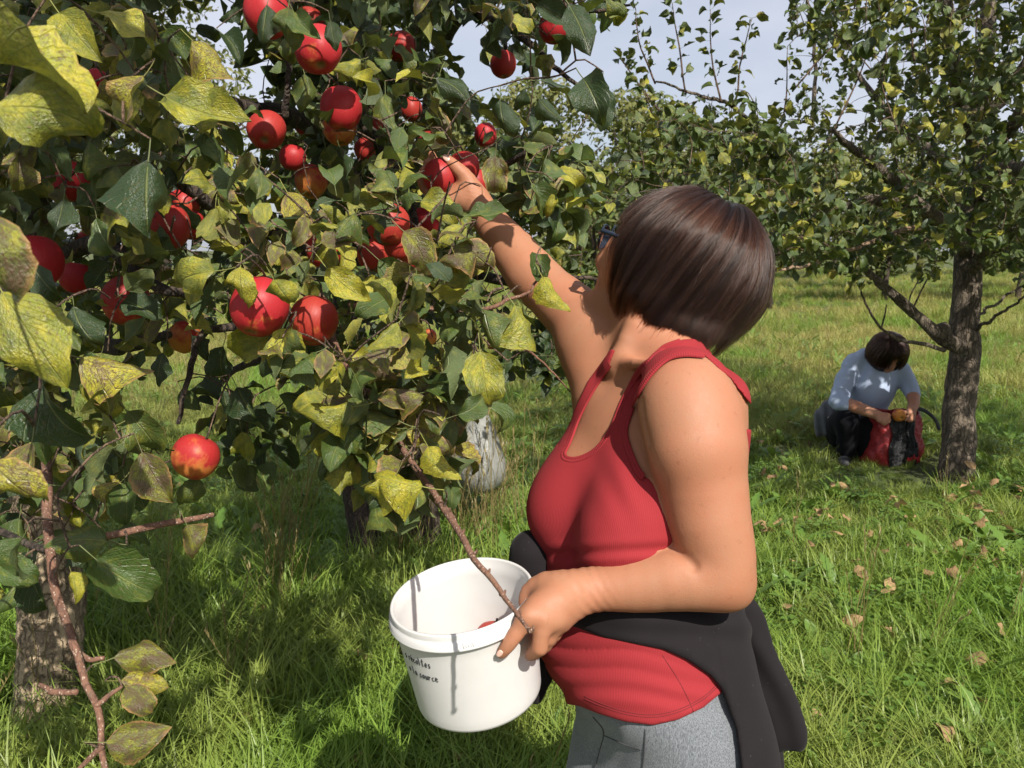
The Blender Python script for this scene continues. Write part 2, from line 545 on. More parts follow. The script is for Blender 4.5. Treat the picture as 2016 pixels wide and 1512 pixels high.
KI = {o_.name: q for q, o_ in enumerate(kinds)}

def scatter(name, pts, idx, scl, label, g):
    n = len(pts)
    me = bpy.data.meshes.new(name)
    me.vertices.add(n); me.vertices.foreach_set('co', np.asarray(pts, np.float32).ravel())
    add_attr(me, 'idx', idx, 'INT')
    add_attr(me, 'rot', np.stack([g.normal(0, .12, n), g.normal(0, .12, n), g.uniform(0, 6.28, n)], -1), 'FLOAT_VECTOR')
    add_attr(me, 'scl', scl, 'FLOAT')
    me.update()
    o = bpy.data.objects.new(name, me); COL.objects.link(o)
    ng = bpy.data.node_groups.new(name + '_spread', 'GeometryNodeTree')
    ng.interface.new_socket('Geometry', in_out='INPUT', socket_type='NodeSocketGeometry'); ng.interface.new_socket('Geometry', in_out='OUTPUT', socket_type='NodeSocketGeometry')
    N = ng.nodes; L = ng.links
    gi, go = N.new('NodeGroupInput'), N.new('NodeGroupOutput')
    ci = N.new('GeometryNodeCollectionInfo'); ci.inputs[0].default_value = SRC; ci.inputs['Separate Children'].default_value = True; ci.inputs['Reset Children'].default_value = True
    iop = N.new('GeometryNodeInstanceOnPoints'); iop.inputs['Pick Instance'].default_value = True
    def at(nm, ty):
        q = N.new('GeometryNodeInputNamedAttribute'); q.data_type = ty; q.inputs['Name'].default_value = nm
        return [x for x in q.outputs if x.enabled][0]
    L.new(gi.outputs[0], iop.inputs['Points']); L.new(ci.outputs[0], iop.inputs['Instance'])
    L.new(at('idx', 'INT'), iop.inputs['Instance Index'])
    L.new(at('rot', 'FLOAT_VECTOR'), iop.inputs['Rotation']); L.new(at('scl', 'FLOAT'), iop.inputs['Scale'])
    L.new(iop.outputs[0], go.inputs[0])
    o.modifiers.new('spread', 'NODES').node_group = ng
    tag(o, label, kind='stuff')
    return o

def field_points(n, d0, d1, g, margin=.12, pw=1.0):
    """points on the ground inside the widened view, d0..d1 metres away"""
    u = g.uniform(0, 1, n); d = d0 * (d1 / d0) ** u if pw else d0 + (d1 - d0) * u
    x = g.uniform(-1, 1, n) * d * (.638 + margin) + g.normal(0, .2, n)
    return np.stack([x, d, ground_z(x, d)], -1)
g = np.random.default_rng(3)
A = [field_points(15000, 1.25, 6.5, g, .2), field_points(17000, 6.0, 16, g, .1), field_points(17000, 15, 60, g, .08)]
pts = np.concatenate(A)
dist = pts[:, 1]
kindp = g.uniform(0, 1, len(pts))
lush = smooth_noise(pts * (1, 1, 0), 1.3, 2)
calm = np.hypot(pts[:, 0] - G(1745, 935)[0], pts[:, 1] - G(1745, 935)[1] + .15) < .42     # trodden where the second person crouches
idx = np.where(kindp < .34, KI['blade_tuft_a'], np.where(kindp < .58, KI['blade_tuft_b'], np.where(kindp < .58 + .16 * (lush > .0), KI['blade_tuft_c'], KI['blade_tuft_d'])))
scl = g.uniform(.7, 1.15, len(pts)) * (1 + .12 * lush) * np.clip(1 + (dist - 7) / 22, 1, 2.0)
scl = np.where(dist < 3.6, scl * 1.22, scl)
scl = np.where(np.hypot(pts[:, 0] - G(95, 1440)[0], pts[:, 1] - G(95, 1440)[1] + .12) < .22, scl * .55, scl)
scl = np.where(calm, scl * .5, scl)
scatter('grass', pts, idx, scl, 'long green grass of the orchard floor', g)
pw = np.concatenate([field_points(1700, 1.3, 6, g, .15), field_points(1800, 6, 18, g, .1)])
pw = pw[np.hypot(pw[:, 0] - G(1745, 935)[0], pw[:, 1] - G(1745, 935)[1] + .15) > .45]
scatter('weeds', pw, g.choice([KI['broad_a'], KI['broad_b'], KI['clover'], KI['clover'], KI['fern']], len(pw)), g.uniform(.7, 1.6, len(pw)), 'dandelion, clover and other low weeds in the grass', g)
ps = np.concatenate([field_points(160, 1.6, 6, g, .1), field_points(2200, 6, 22, g, .1)])
ps = ps[np.hypot(ps[:, 0] - G(1745, 935)[0], ps[:, 1] - G(1745, 935)[1] + .15) > .45]
ix = np.where(g.uniform(0, 1, len(ps)) < .3, KI['straw'], KI['straw_blades'])
nb = 46     # the dry seed heads standing round the pale bag
bp = np.stack([g.normal(-.30, .22, nb), g.normal(3.9, .30, nb), np.zeros(nb)], -1)
so = G(545, 1175); bp = np.concatenate([bp, np.stack([g.normal(so[0], .06, 6), g.normal(so[1], .08, 6), np.zeros(6)], -1)]); nb += 6
ps = np.concatenate([ps, bp]); ix = np.concatenate([ix, np.full(nb, KI['straw'])])
scatter('dry_grass', ps, ix, np.concatenate([g.uniform(.7, 1.2, len(ps) - nb), g.uniform(1.0, 1.7, nb)]), 'dry straw coloured stalks and seed heads standing in the grass', g)

# ------------------------------------------------------------------ leaves
def leaf_mat(name, source, far=False):
    s = NM(name)
    if source == 'object':
        oi = s.n.new('ShaderNodeObjectInfo'); tint = oi.outputs['Color']; rnd = oi.outputs['Random']
        sep = s.n.new('ShaderNodeSeparateColor'); s.l.new(tint, sep.inputs[0]); yel, mot, dark = sep.outputs[0], sep.outputs[1], sep.outputs[2]
    else:
        at = s.n.new('ShaderNodeAttribute'); at.attribute_name = 'tint'
        sep = s.n.new('ShaderNodeSeparateXYZ'); s.l.new(at.outputs['Vector'], sep.inputs[0]); yel, mot, dark = sep.outputs[0], sep.outputs[1], sep.outputs[2]
        ar = s.n.new('ShaderNodeAttribute'); ar.attribute_name = 'rnd'; rnd = ar.outputs['Fac']
    uv = s.coord('UV')
    su = s.n.new('ShaderNodeSeparateXYZ'); s.l.new(uv, su.inputs[0]); u, v = su.outputs[0], su.outputs[1]
    off = s.node('CombineXYZ', X=s.math('MULTIPLY', rnd, 37.0), Y=s.math('MULTIPLY', rnd, 91.0), Z=0.0)
    p = s.node('VectorMath', {'operation': 'ADD'}); s.l.new(uv, p.inputs[0]); s.l.new(off.outputs[0], p.inputs[1]); p = p.outputs[0]
    nA = s.noise(p, 2.9, 4, .62); nB = s.noise(p, 6.5, 4, .65); nC = s.noise(p, 26, 3, .6)
    x = s.math('ABSOLUTE', s.math('SUBTRACT', u, .5)); x2 = s.math('MULTIPLY', x, 2.0)
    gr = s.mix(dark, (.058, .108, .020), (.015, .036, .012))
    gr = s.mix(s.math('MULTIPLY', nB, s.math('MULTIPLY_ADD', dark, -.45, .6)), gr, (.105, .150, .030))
    yf = s.math('MULTIPLY_ADD', s.math('SUBTRACT', yel, s.math('MULTIPLY_ADD', nA, 1.1, -.1)), 2.4, .5, clamp=True)
    yl = s.mix(s.ramp(nB, (.3, 0.0), (.7, 1.0)), (.47, .385, .032), (.23, .28, .028))
    col = s.mix(yf, gr, yl)
    # side veins sweep up from the midrib
    vq = s.math('MULTIPLY', s.math('SUBTRACT', v, s.math('MULTIPLY', x, .85)), 8.0)
    fr = s.math('ABSOLUTE', s.math('SUBTRACT', s.math('FRACT', vq), .5))
    sv = s.ramp(fr, (.0, 1.0), (.07, 0.0)); mv = s.ramp(x, (.008, 1.0), (.03, 0.0))
    vein = s.math('MAXIMUM', s.math('MULTIPLY', sv, .55), mv)
    col = s.mix(s.math('MULTIPLY', vein, .42), col, (.30, .32, .10))
    # blotches, specks and scorched edges
    bl = s.math('MULTIPLY_ADD', s.math('SUBTRACT', s.math('MULTIPLY_ADD', nA, .65, s.math('MULTIPLY', nB, .35)), s.math('MULTIPLY_ADD', mot, -.32, .74)), 7.0, 0.0, clamp=True)
    col = s.mix(s.math('MULTIPLY', bl, .85), col, s.mix(nC, (.10, .055, .040), (.17, .105, .065)))
    vo = s.node('TexVoronoi', Scale=15.0); s.l.new(p, vo.inputs['Vector'])
    sp = s.math('MULTIPLY', s.ramp(vo.outputs['Distance'], (.17, 1.0), (.27, 0.0)), s.ramp(nB, (.38, 0.0), (.52, 1.0)))
    col = s.mix(s.math('MULTIPLY', sp, s.math('MULTIPLY_ADD', mot, .9, .25, clamp=True)), col, (.12, .055, .025))
    ed = s.math('MAXIMUM', x2, s.math('MULTIPLY_ADD', v, 1.05, -.1))
    ef = s.math('MULTIPLY_ADD', s.math('SUBTRACT', s.math('ADD', ed, s.math('MULTIPLY_ADD', nA, .75, s.math('MULTIPLY', nC, .2))), s.math('MULTIPLY_ADD', s.math('MAXIMUM', mot, s.math('MULTIPLY', yel, .55)), -.34, 1.62)), 5.0, 0.0, clamp=True)
    rust = s.math('MULTIPLY', s.ramp(nC, (.48, 0.0), (.60, 1.0)), s.math('MULTIPLY_ADD', s.math('ADD', mot, s.math('MULTIPLY', nB, .9)), 2.2, -1.5, clamp=True))
    col = s.mix(s.math('MULTIPLY', rust, .75), col, (.115, .062, .035))
    col = s.mix(ef, col, s.mix(nC, (.33, .165, .055), (.42, .27, .11)))
    geo = s.n.new('ShaderNodeNewGeometry')
    back = s.mix(.32, col, (.17, .19, .09))
    col = s.mix(s.math('MULTIPLY', geo.outputs['Backfacing'], .8), col, back)
    h = s.math('ADD', s.math('MULTIPLY', vein, -.6), s.math('MULTIPLY', nC, .35))
    b = s.bsdf(Base_Color=col, Roughness=s.math('MULTIPLY_ADD', geo.outputs['Backfacing'], .3, .36), Normal=s.bump(h, .5, .02 if source == 'object' else .01))
    b.inputs['Specular IOR Level'].default_value = .6
    t = s.node('BsdfTranslucent', Color=s.mix(.35, col, (.30, .36, .02)))
    m = s.node('MixShader', Fac=.17); s.l.new(b.outputs[0], m.inputs[1]); s.l.new(t.outputs[0], m.inputs[2])
    return s.end(m)
M_LEAF = leaf_mat('apple_leaf', 'object')
M_LEAF_S = leaf_mat('apple_leaf_mass', 'attr')

def bark_mat(name, light, darkc, scale=1.0, lent=False):
    s = NM(name); c = s.coord('Object')
    big = s.noise(c, 5 * scale, 4, .6)
    st = s.mapping(c, (1, 1, .22))
    n1 = s.noise(st, 38 * scale, 5, .68, .6); n2 = s.noise(c, 140 * scale, 4, .65)
    wv = s.node('VectorMath', {'operation': 'MULTIPLY_ADD'}); s.l.new(s.noise(c, 16 * scale, 3, .6, out='Color'), wv.inputs[0]); wv.inputs[1].default_value = (.05 / scale,) * 3; s.l.new(s.mapping(c, (1, 1, .16)), wv.inputs[2])
    vo = s.node('TexVoronoi', {'feature': 'DISTANCE_TO_EDGE'}, Scale=40 * scale); s.l.new(wv.outputs[0], vo.inputs['Vector'])
    cr = s.ramp(s.math('ADD', vo.outputs[0], s.math('MULTIPLY_ADD', n1, .5, -.2)), (.02, 0.0), (.22, 1.0))
    col = s.mix(cr, darkc, light); col = s.mix(s.math('MULTIPLY', n2, .6), col, tuple(x * .55 for x in light))
    col = s.mix(s.ramp(big, (.5, 0.0), (.68, .7)), col, tuple(x * 1.25 for x in light))
    col = s.mix(s.ramp(s.noise(c, 11 * scale, 3, .6), (.62, 0.0), (.72, .35)), col, (.16, .17, .11))
    if lent:
        l = s.node('TexVoronoi', Scale=240.0); s.l.new(s.mapping(c, (1, 1, .7)), l.inputs['Vector'])
        col = s.mix(s.ramp(l.outputs['Distance'], (.16, .8), (.26, 0.0)), col, (.42, .33, .25))
    h = s.math('ADD', cr, s.math('MULTIPLY', n2, .5))
    return s.end(s.bsdf(Base_Color=col, Roughness=.88, Normal=s.bump(h, .4 if lent else 1.0, .014 / scale)))
M_BARK_A = bark_mat('tan_bark', (.44, .335, .215), (.12, .078, .046))
M_BARK_B = bark_mat('dark_bark', (.085, .058, .042), (.022, .015, .011))
M_BARK_R = bark_mat('grey_bark', (.185, .145, .105), (.05, .035, .025))
M_STICK = bark_mat('tan_twig_bark', (.40, .27, .17), (.2, .12, .07), 3.0)
M_TWIG = bark_mat('twig_bark', (.17, .105, .07), (.07, .045, .03), 2.5)
M_SHOOT = bark_mat('red_brown_bark', (.20, .10, .062), (.10, .05, .034), 3.0, True)

def leaf_variant(g, nu, nv, fine=True):
    W = g.uniform(.54, .76); fold = g.uniform(.05, .9); curl = g.uniform(-.6, 2.5); roll = g.uniform(-.9, 1.9); wave = g.uniform(.05, .20); w2 = g.uniform(.01, .035); wk = g.uniform(5, 11); wp = g.uniform(0, 6.28, 2)
    tw = g.uniform(-1.1, 1.1); bendx = g.uniform(-.3, .3)
    t = np.linspace(0, 1, nu + 1); sv = np.linspace(-1, 1, nv + 1)
    w = W / 2 * np.sin(np.pi * np.clip(t, 0, 1) ** .80) ** .82 * (1 - .12 * t); w[0] = .012; w[-1] = .004
    th = np.cumsum(np.full(nu + 1, curl / nu) * (t * 1.6 + .1)); st = 1 / nu
    y = np.concatenate([[0], np.cumsum(np.cos(th[:-1]) * st)]); z0 = -np.concatenate([[0], np.cumsum(np.sin(th[:-1]) * st)])
    V = np.zeros((nu + 1, nv + 1, 3))
    for i in range(nu + 1):
        ww = w[i] * np.ones(nv + 1)
        if fine and 0 < i < nu:
            ww = ww * (1 + .035 * ((-1) ** i) * (np.abs(sv) > .9)) * (1 + g.normal(0, .012))
        x = sv * ww
        z = fold * np.abs(x) - roll * x * x / (W / 2) * 1.1 + wave * np.sin(wk * t[i] + wp[(sv > 0).astype(int)]) * sv ** 2 * np.sin(np.pi * t[i]) + w2 * np.sin(19 * t[i] + 5 * np.abs(sv) + wp[0]) * np.sin(np.pi * np.abs(sv)) * (nv > 3)
        a = tw * t[i]
        xr = x * math.cos(a) - z * math.sin(a); zr = x * math.sin(a) + z * math.cos(a)
        V[i, :, 0] = xr + bendx * t[i] ** 2; V[i, :, 1] = y[i] - zr * math.sin(th[i]) * -1; V[i, :, 2] = z0[i] + zr * math.cos(th[i])
    V = V.reshape(-1, 3); V[:, 1] += .34
    uv = np.stack([np.tile(sv * .5 + .5, nu + 1), np.repeat(t, nv + 1)], -1)
    i, j = np.meshgrid(np.arange(nu), np.arange(nv), indexing='ij'); k = (i * (nv + 1) + j).ravel()
    Q = np.stack([k, k + 1, k + nv + 2, k + nv + 1], -1)
    # stalk
    n = 4; tt = np.linspace(0, 1, n); pc = np.stack([0 * tt, .35 * tt, .07 * (tt * tt - tt)], -1)
    r = .011; a = np.array((0, 2.09, 4.19))
    S = (pc[:, None] + r * np.stack([np.cos(a), 0 * a, np.sin(a)], -1)[None]).reshape(-1, 3)
    i, j = np.meshgrid(np.arange(n - 1), np.arange(3), indexing='ij'); j2 = (j + 1) % 3
    SQ = np.stack([i * 3 + j, i * 3 + j2, i * 3 + 3 + j2, i * 3 + 3 + j], -1).reshape(-1, 4) + len(V)
    return np.vstack([V, S]), np.vstack([Q, SQ]), np.vstack([uv, np.tile([.5, .02], (len(S), 1))])
_g = np.random.default_rng(21)
LEAF_HI = [leaf_variant(_g, 12, 6) for _ in range(22)]
LEAF_LO = [leaf_variant(_g, 5, 2, False) for _ in range(16)]
LEAF_ME = []
for V_, Q_, U_ in LEAF_HI:
    me = mesh_np('leaf', V_, quads=Q_, uv=U_); me.materials.append(M_LEAF); LEAF_ME.append(me)

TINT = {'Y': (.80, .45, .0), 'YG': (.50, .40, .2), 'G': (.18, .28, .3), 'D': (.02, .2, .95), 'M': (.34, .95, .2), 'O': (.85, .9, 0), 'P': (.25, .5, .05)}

KEEP = []       # (x, y, radius, depth, chance): things the photograph shows unobstructed
_kg = np.random.default_rng(99)
def clear_view(o, m, L):
    if not KEEP: return True
    K = np.array(KEEP)
    for f in (.35, .85, 1.25):
        x, y, d = project(o + m * L * f)
        hit = (np.hypot(K[:, 0] - x, K[:, 1] - y) < K[:, 2]) & (d < K[:, 3] + .03) & (d > .15)
        if hit.any() and _kg.uniform() < K[hit, 4].max(): return False
    return True

class Foliage:
    """gathers the leaves of one tree; the largest seen become leaf objects, the rest one mass"""
    def __init__(self, tree): self.tree, self.L, self.ends = tree, [], []
    def leaf(self, o, m, n, L, tint, prio=0):
        if prio == 0 and not clear_view(np.asarray(o, float), unit(m), L): return
        self.L.append((np.asarray(o, float), unit(m), unit(n), L, tint, prio))
    def spur(self, c, g, n, L, out, tintf, droop=.5):
        """a rosette of leaves round a spur"""
        self.ends.append(np.asarray(c))
        out = unit(out)
        for q in range(n):
            d = unit(out * .55 + g.normal(0, .75, 3) + np.array((0, 0, -droop)) * g.uniform(0, 1.2))
            up = unit(np.array((0, 0, .8)) + TOSUN * g.uniform(-.2, .8) + g.normal(0, .45, 3))
            self.leaf(np.asarray(c) + g.normal(0, .008, 3), d, up, L * g.uniform(.7, 1.15), tintf(g))
    def finish(self, limit=300):
        par = self.tree
        C = np.array([l[0] + l[1] * l[3] * .8 for l in self.L]); px, py, d = project(C)
        size = np.array([l[3] for l in self.L]) / np.maximum(d, .2) * F_PX
        inside = (px > -30) & (px < 2046) & (py > -30) & (py < 1542) & (d > .2)
        rank = np.where(inside, size, -1) + np.array([l[5] for l in self.L]) * 1000 * inside
        order = np.argsort(-rank); g = np.random.default_rng(len(self.L))
        top = [i for i in order[:limit] if rank[i] > 0]; rest = [i for i in order if i not in set(top)]
        inv = Matrix.Translation(-par.location)
        for i in top:
            o, m, n, L, tint, _ = self.L[i]
            n = unit(n - m * (n @ m)); x = np.cross(m, n)
            M = Matrix(np.vstack([np.column_stack([x * L, m * L, n * L, o]), [0, 0, 0, 1]]).tolist())
            ob = bpy.data.objects.new('leaf', LEAF_ME[int(g.integers(len(LEAF_ME)))])
            ob.parent = par; ob.matrix_parent_inverse = inv; ob.matrix_basis = M
            ob.color = (*tint, 1); COL.objects.link(ob)
        if rest:
            Vs, Qs, Us, Ts, Rs, n0 = [], [], [], [], [], 0
            for i in rest:
                o, m, n, L, tint, _ = self.L[i]
                n = unit(n - m * (n @ m)); x = np.cross(m, n)
                V, Q, U = LEAF_LO[int(g.integers(len(LEAF_LO)))]
                Vs.append(o + L * (np.outer(V[:, 0], x) + np.outer(V[:, 1], m) + np.outer(V[:, 2], n)))
                Qs.append(Q + n0); Us.append(U); n0 += len(V)
                Ts.append(np.tile(tint, (len(V), 1))); Rs.append(np.full(len(V), g.uniform()))
            me = mesh_np('foliage', np.concatenate(Vs), quads=np.concatenate(Qs), uv=np.concatenate(Us))
            add_attr(me, 'tint', np.concatenate(Ts), 'FLOAT_VECTOR'); add_attr(me, 'rnd', np.concatenate(Rs), 'FLOAT')
            fo = obj('foliage', me, M_LEAF_S, par); fo['kind'] = 'stuff'

TOSUN = np.array(SUN_DIR)

class Tree:
    def __init__(self, name, loc, label, cat, group=None):
        self.e = empty(name, loc); tag(self.e, label, cat, group)
        self.sk, self.skr, self.fol = [], [], Foliage(self.e)
    def limb(self, pts, rad, mat, name='branch', seg=10, n=None, bump=.12, wob=.0, seed=0):
        pts = np.asarray(pts, float); rad = np.asarray(rad, float)
        n = n or max(8, 5 * len(pts))
        c = catmull(np.column_stack([pts, rad]), n)
        if wob:
            g = np.random.default_rng(seed + 77); w = g.normal(0, wob, (n, 3)); w[0] = 0
            w[1:-1] = (w[:-2] + w[1:-1] + w[2:]) / 3; c[:, :3] += w
        mb = MB(); tube(mb, c[:, :3], np.maximum(c[:, 3], .0008), seg, bump, seed=seed)
        self.sk.append(c[:, :3]); self.skr.append(c[:, 3])
        return obj(name, mb.mesh(name), mat, self.e)
    def twigs(self, mat, ends, maxlen=.6, r=.0016, g=None, name='twigs'):
        """thin twigs from spurs and fruit back to the nearest wood"""
        g = g or np.random.default_rng(4)
        S = np.concatenate(self.sk); mb = MB()
        T = [S]
        order = np.argsort([np.min(np.linalg.norm(S - e, axis=1)) for e in ends])
        alls = S
        for q in order:
            e = np.asarray(ends[q], float)
            dd = np.linalg.norm(alls - e, axis=1); k = int(np.argmin(dd))
            if dd[k] > maxlen or dd[k] < .004: continue
            a = alls[k]; L = dd[k]
            mid = (a + e) / 2 + g.normal(0, .08, 3) * L + np.array((0, 0, .10 * L))
            c = catmull([a, mid, e], 6)
            tube(mb, c, np.linspace(r * (1 + 2.2 * L), r * .75, 6), 5, cap=False)
            alls = np.vstack([alls, c[2:]])
        if mb.n:
            o = obj(name, mb.mesh(name), mat, self.e); o['kind'] = 'stuff'

def in_poly(x, y, poly): return poly_sd(np.asarray(x, float), np.asarray(y, float), poly) < 0
def rand_in(poly, n, g):
    poly = np.asarray(poly, float); lo, hi = poly.min(0), poly.max(0); out = []
    while len(out) < n:
        q = g.uniform(lo, hi, (n * 2 + 20, 2)); out += list(q[in_poly(q[:, 0], q[:, 1], poly)])
    return np.array(out[:n])

# ------------------------------------------------------------------ distant trees
def far_mat(name, a, b, c_):
    s = NM(name); at = s.n.new('ShaderNodeAttribute'); at.attribute_name = 'rnd'
    geo = s.n.new('ShaderNodeNewGeometry'); n = s.noise(geo.outputs['Position'], .9, 3, .6)
    col = s.mix(at.outputs['Fac'], a, b); col = s.mix(s.ramp(n, (.45, 0.0), (.65, .8)), col, c_)
    d = s.bsdf(Base_Color=col, Roughness=.6)
    t = s.node('BsdfTranslucent', Color=s.mix(.4, col, (.25, .28, .03)))
    m = s.node('MixShader', Fac=.3); s.l.new(d.outputs[0], m.inputs[1]); s.l.new(t.outputs[0], m.inputs[2])
    return s.end(m)
M_FAR = far_mat('broadleaf_crown', (.085, .115, .030), (.15, .165, .045), (.21, .19, .05))
M_FAR2 = far_mat('orchard_crown', (.065, .100, .030), (.12, .145, .04), (.19, .18, .05))

def far_tree(x, y, h, r, label, group, leaf=.16, n=5200, mat=None, seed=0, low=.22, name='broadleaf_tree', cat='tree'):
    g = np.random.default_rng(seed + 900)
    e = empty(name, (x, y, 0)); tag(e, label, cat, group)
    mb = MB(); t = np.linspace(0, 1, 8)
    tube(mb, np.stack([x + .1 * np.sin(t * 3 + seed), y + 0 * t, t * h * .75], -1), np.linspace(h * .026, h * .006, 8), 8, .1, seed=seed)
    nl = 9; tips = []
    for q in range(nl):
        a = q * 2.4 + g.uniform(0, .5); z0 = h * g.uniform(.25, .55); rr = r * g.uniform(.55, .85)
        p0 = np.array((x, y, z0)); p1 = p0 + (rr * math.cos(a), rr * math.sin(a), h * g.uniform(.1, .28))
        tube(mb, catmull([p0, (p0 + p1) / 2 + (0, 0, -.1), p1], 6), np.linspace(h * .011, h * .003, 6), 5); tips.append(p1)
    obj('trunk', mb.mesh('trunk'), M_BARK_B, e)
    # lobes of leaf sprays
    nb = 34; B = []
    for q in range(nb):
        z = g.uniform(low + .06, .95); a = g.uniform(0, 6.28)
        prof = math.sin(math.pi * min(1, (z - low) / (1.02 - low)) ** .75) ** .6
        rr = r * prof * math.sqrt(g.uniform(.15, 1)) * .85
        B.append((x + rr * math.cos(a), y + rr * math.sin(a), z * h, r * g.uniform(.22, .40)))
    B = np.array(B); w = B[:, 3] ** 2; pick = g.choice(nb, n, p=w / w.sum())
    d = unit(g.normal(0, 1, (n, 3))); rad = B[pick, 3] * g.uniform(.45, 1.0, n) ** .6
    c = B[pick, :3] + d * rad[:, None] * (1, 1, .8)
    nrm = unit(d + g.normal(0, .55, (n, 3)) + (0, 0, .3)); u = unit(np.cross(nrm, g.normal(0, 1, (n, 3)))); v = np.cross(nrm, u)
    L = leaf * g.uniform(.6, 1.3, n)[:, None]
    V = np.stack([c - u * L, c - v * L * .45 + nrm * L * .12, c + u * L, c + v * L * .45 + nrm * L * .12], 1).reshape(-1, 3)
    Q = np.arange(4 * n).reshape(-1, 4)
    me = mesh_np('crown', V, quads=Q, smooth=False); add_attr(me, 'rnd', np.repeat(np.clip(g.normal(.5, .3, n), 0, 1), 4))
    cr = obj('crown', me, mat or M_FAR, e); cr['kind'] = 'stuff'
    return e
FT = [(-14.5, 34, 12.5, 5.2, 5), (-23, 40, 12, 6, 6), (-2.5, 33, 7.4, 3.0, 7), (1.2, 35, 8.5, 3.4, 8), (4.6, 34, 8.0, 3.3, 9), (7.6, 37, 7.5, 3.4, 10), (11.5, 40, 7.2, 3.6, 11), (-7.8, 37, 8.5, 3.6, 12),
      (16.5, 42, 7.0, 4.0, 13), (22.5, 45, 7.4, 4.3, 14), (29, 47, 7.2, 4.6, 15), (-31, 46, 10, 6, 16)]
FTL = ['tall pale green tree seen through the gap above the left apples', 'tall broadleaf tree far behind the left foliage', 'small round topped tree above the picking hand in the distance', 'yellow green tree with the highest top just left of the head', 'yellow green tree far behind the glasses and forehead',
       'distant tree behind the brown hair', 'low distant tree between the brown hair and the right apple tree', 'distant tree behind the centre of the fruiting branches', 'distant tree left of the right hand trunk', 'distant tree beyond the right hand trunk', 'distant tree at the far right edge', 'distant tree at the far left edge']
for (x, y, h, r, sd), lb in zip(FT, FTL):
    far_tree(x, y, h, r, lb, 'broadleaf trees at the end of the field', leaf=.17 if h > 8 else .15, n=7000 if h > 9 else 5200, seed=sd)
OT = [(2.2, 21, 3.6, 1.7), (6.6, 20.5, 3.3, 1.7), (10.5, 22.5, 3.4, 1.8), (14.5, 23, 3.5, 1.9), (9.2, 30, 3.8, 2.0), (14.0, 31, 3.8, 2.0), (-2.4, 23, 3.5, 1.8), (19, 28, 3.8, 2.0), (4.0, 29, 3.6, 2.0)]
OTL = ['far orchard tree behind the hair at the end of the grass', 'far orchard tree with a thin trunk right of the hair', 'far orchard tree just left of the grey trunk', 'far orchard tree right of the grey trunk', 'orchard tree of the second far row right of the hair', 'orchard tree of the second far row behind the grey trunk', 'far orchard tree behind the raised arm', 'orchard tree at the far right end of the row', 'orchard tree of the second far row behind the head']
for q, ((x, y, h, r), lb) in enumerate(zip(OT, OTL)):
    far_tree(x, y, h, r, lb, 'far rows of apple trees', leaf=.10, n=4200, mat=M_FAR2, seed=40 + q, low=.24, name='apple_tree', cat='apple tree')

# ------------------------------------------------------------------ the apple tree on the right
RB = G(1887, 958); RB[2] -= .03
TR = Tree('apple_tree', tuple(RB), 'apple tree with a thick grey trunk shading the crouching person', 'apple tree')
def RP(x, y, dd=0.0): return P(x, y, RD + dd)
RD = float((RB - CAM) @ FWD)
dz = lambda y: P(1890, y, RD)
tr_pts = [RP(1886, 962, .02), RP(1883, 940), RP(1886, 880), RP(1890, 800), RP(1898, 700), RP(1902, 620), RP(1905, 520), RP(1912, 400), RP(1925, 280), RP(1938, 150), RP(1945, 20), RP(1940, -140), RP(1950, -330)]
TR.limb(tr_pts, [.138, .112, .099, .094, .090, .085, .083, .076, .066, .054, .045, .032, .012], M_BARK_R, 'trunk', 26, 90, .085, seed=3)
TR.limb([RP(1896, 690, -.02), RP(1860, 665, -.08), RP(1825, 640, -.1), RP(1770, 590, -.12), RP(1735, 560, -.12), RP(1700, 530, -.15), RP(1650, 500, -.3)], [.05, .048, .036, .032, .028, .02, .010], M_BARK_R, 'branch', 12, 40, .12, seed=4)
TR.limb([RP(1862, 668, -.08), RP(1858, 648, -.1), RP(1855, 640, -.11)], [.05, .044, .036], M_BARK_R, 'branch_stub', 12, 10, .1, seed=5)
TR.limb([RP(1860, 690, -.1), RP(1820, 678, -.3), RP(1770, 668, -.4), RP(1735, 645, -.45), RP(1705, 600, -.5), RP(1685, 555, -.5)], [.014, .012, .010, .008, .006, .004], M_BARK_R, 'branch', 8, 26, .12, .006, seed=6)
for a, b, c_ in (((1735, 645), (1742, 620), (1745, 600)), ((1800, 620), (1790, 590), (1812, 545)), ((1795, 612), (1820, 560), (1838, 530))):
    TR.limb([RP(*a, -.3), RP(*b, -.35), RP(*c_, -.38)], [.006, .005, .003], M_BARK_R, 'branch', 6, 8, .12, seed=a[0])
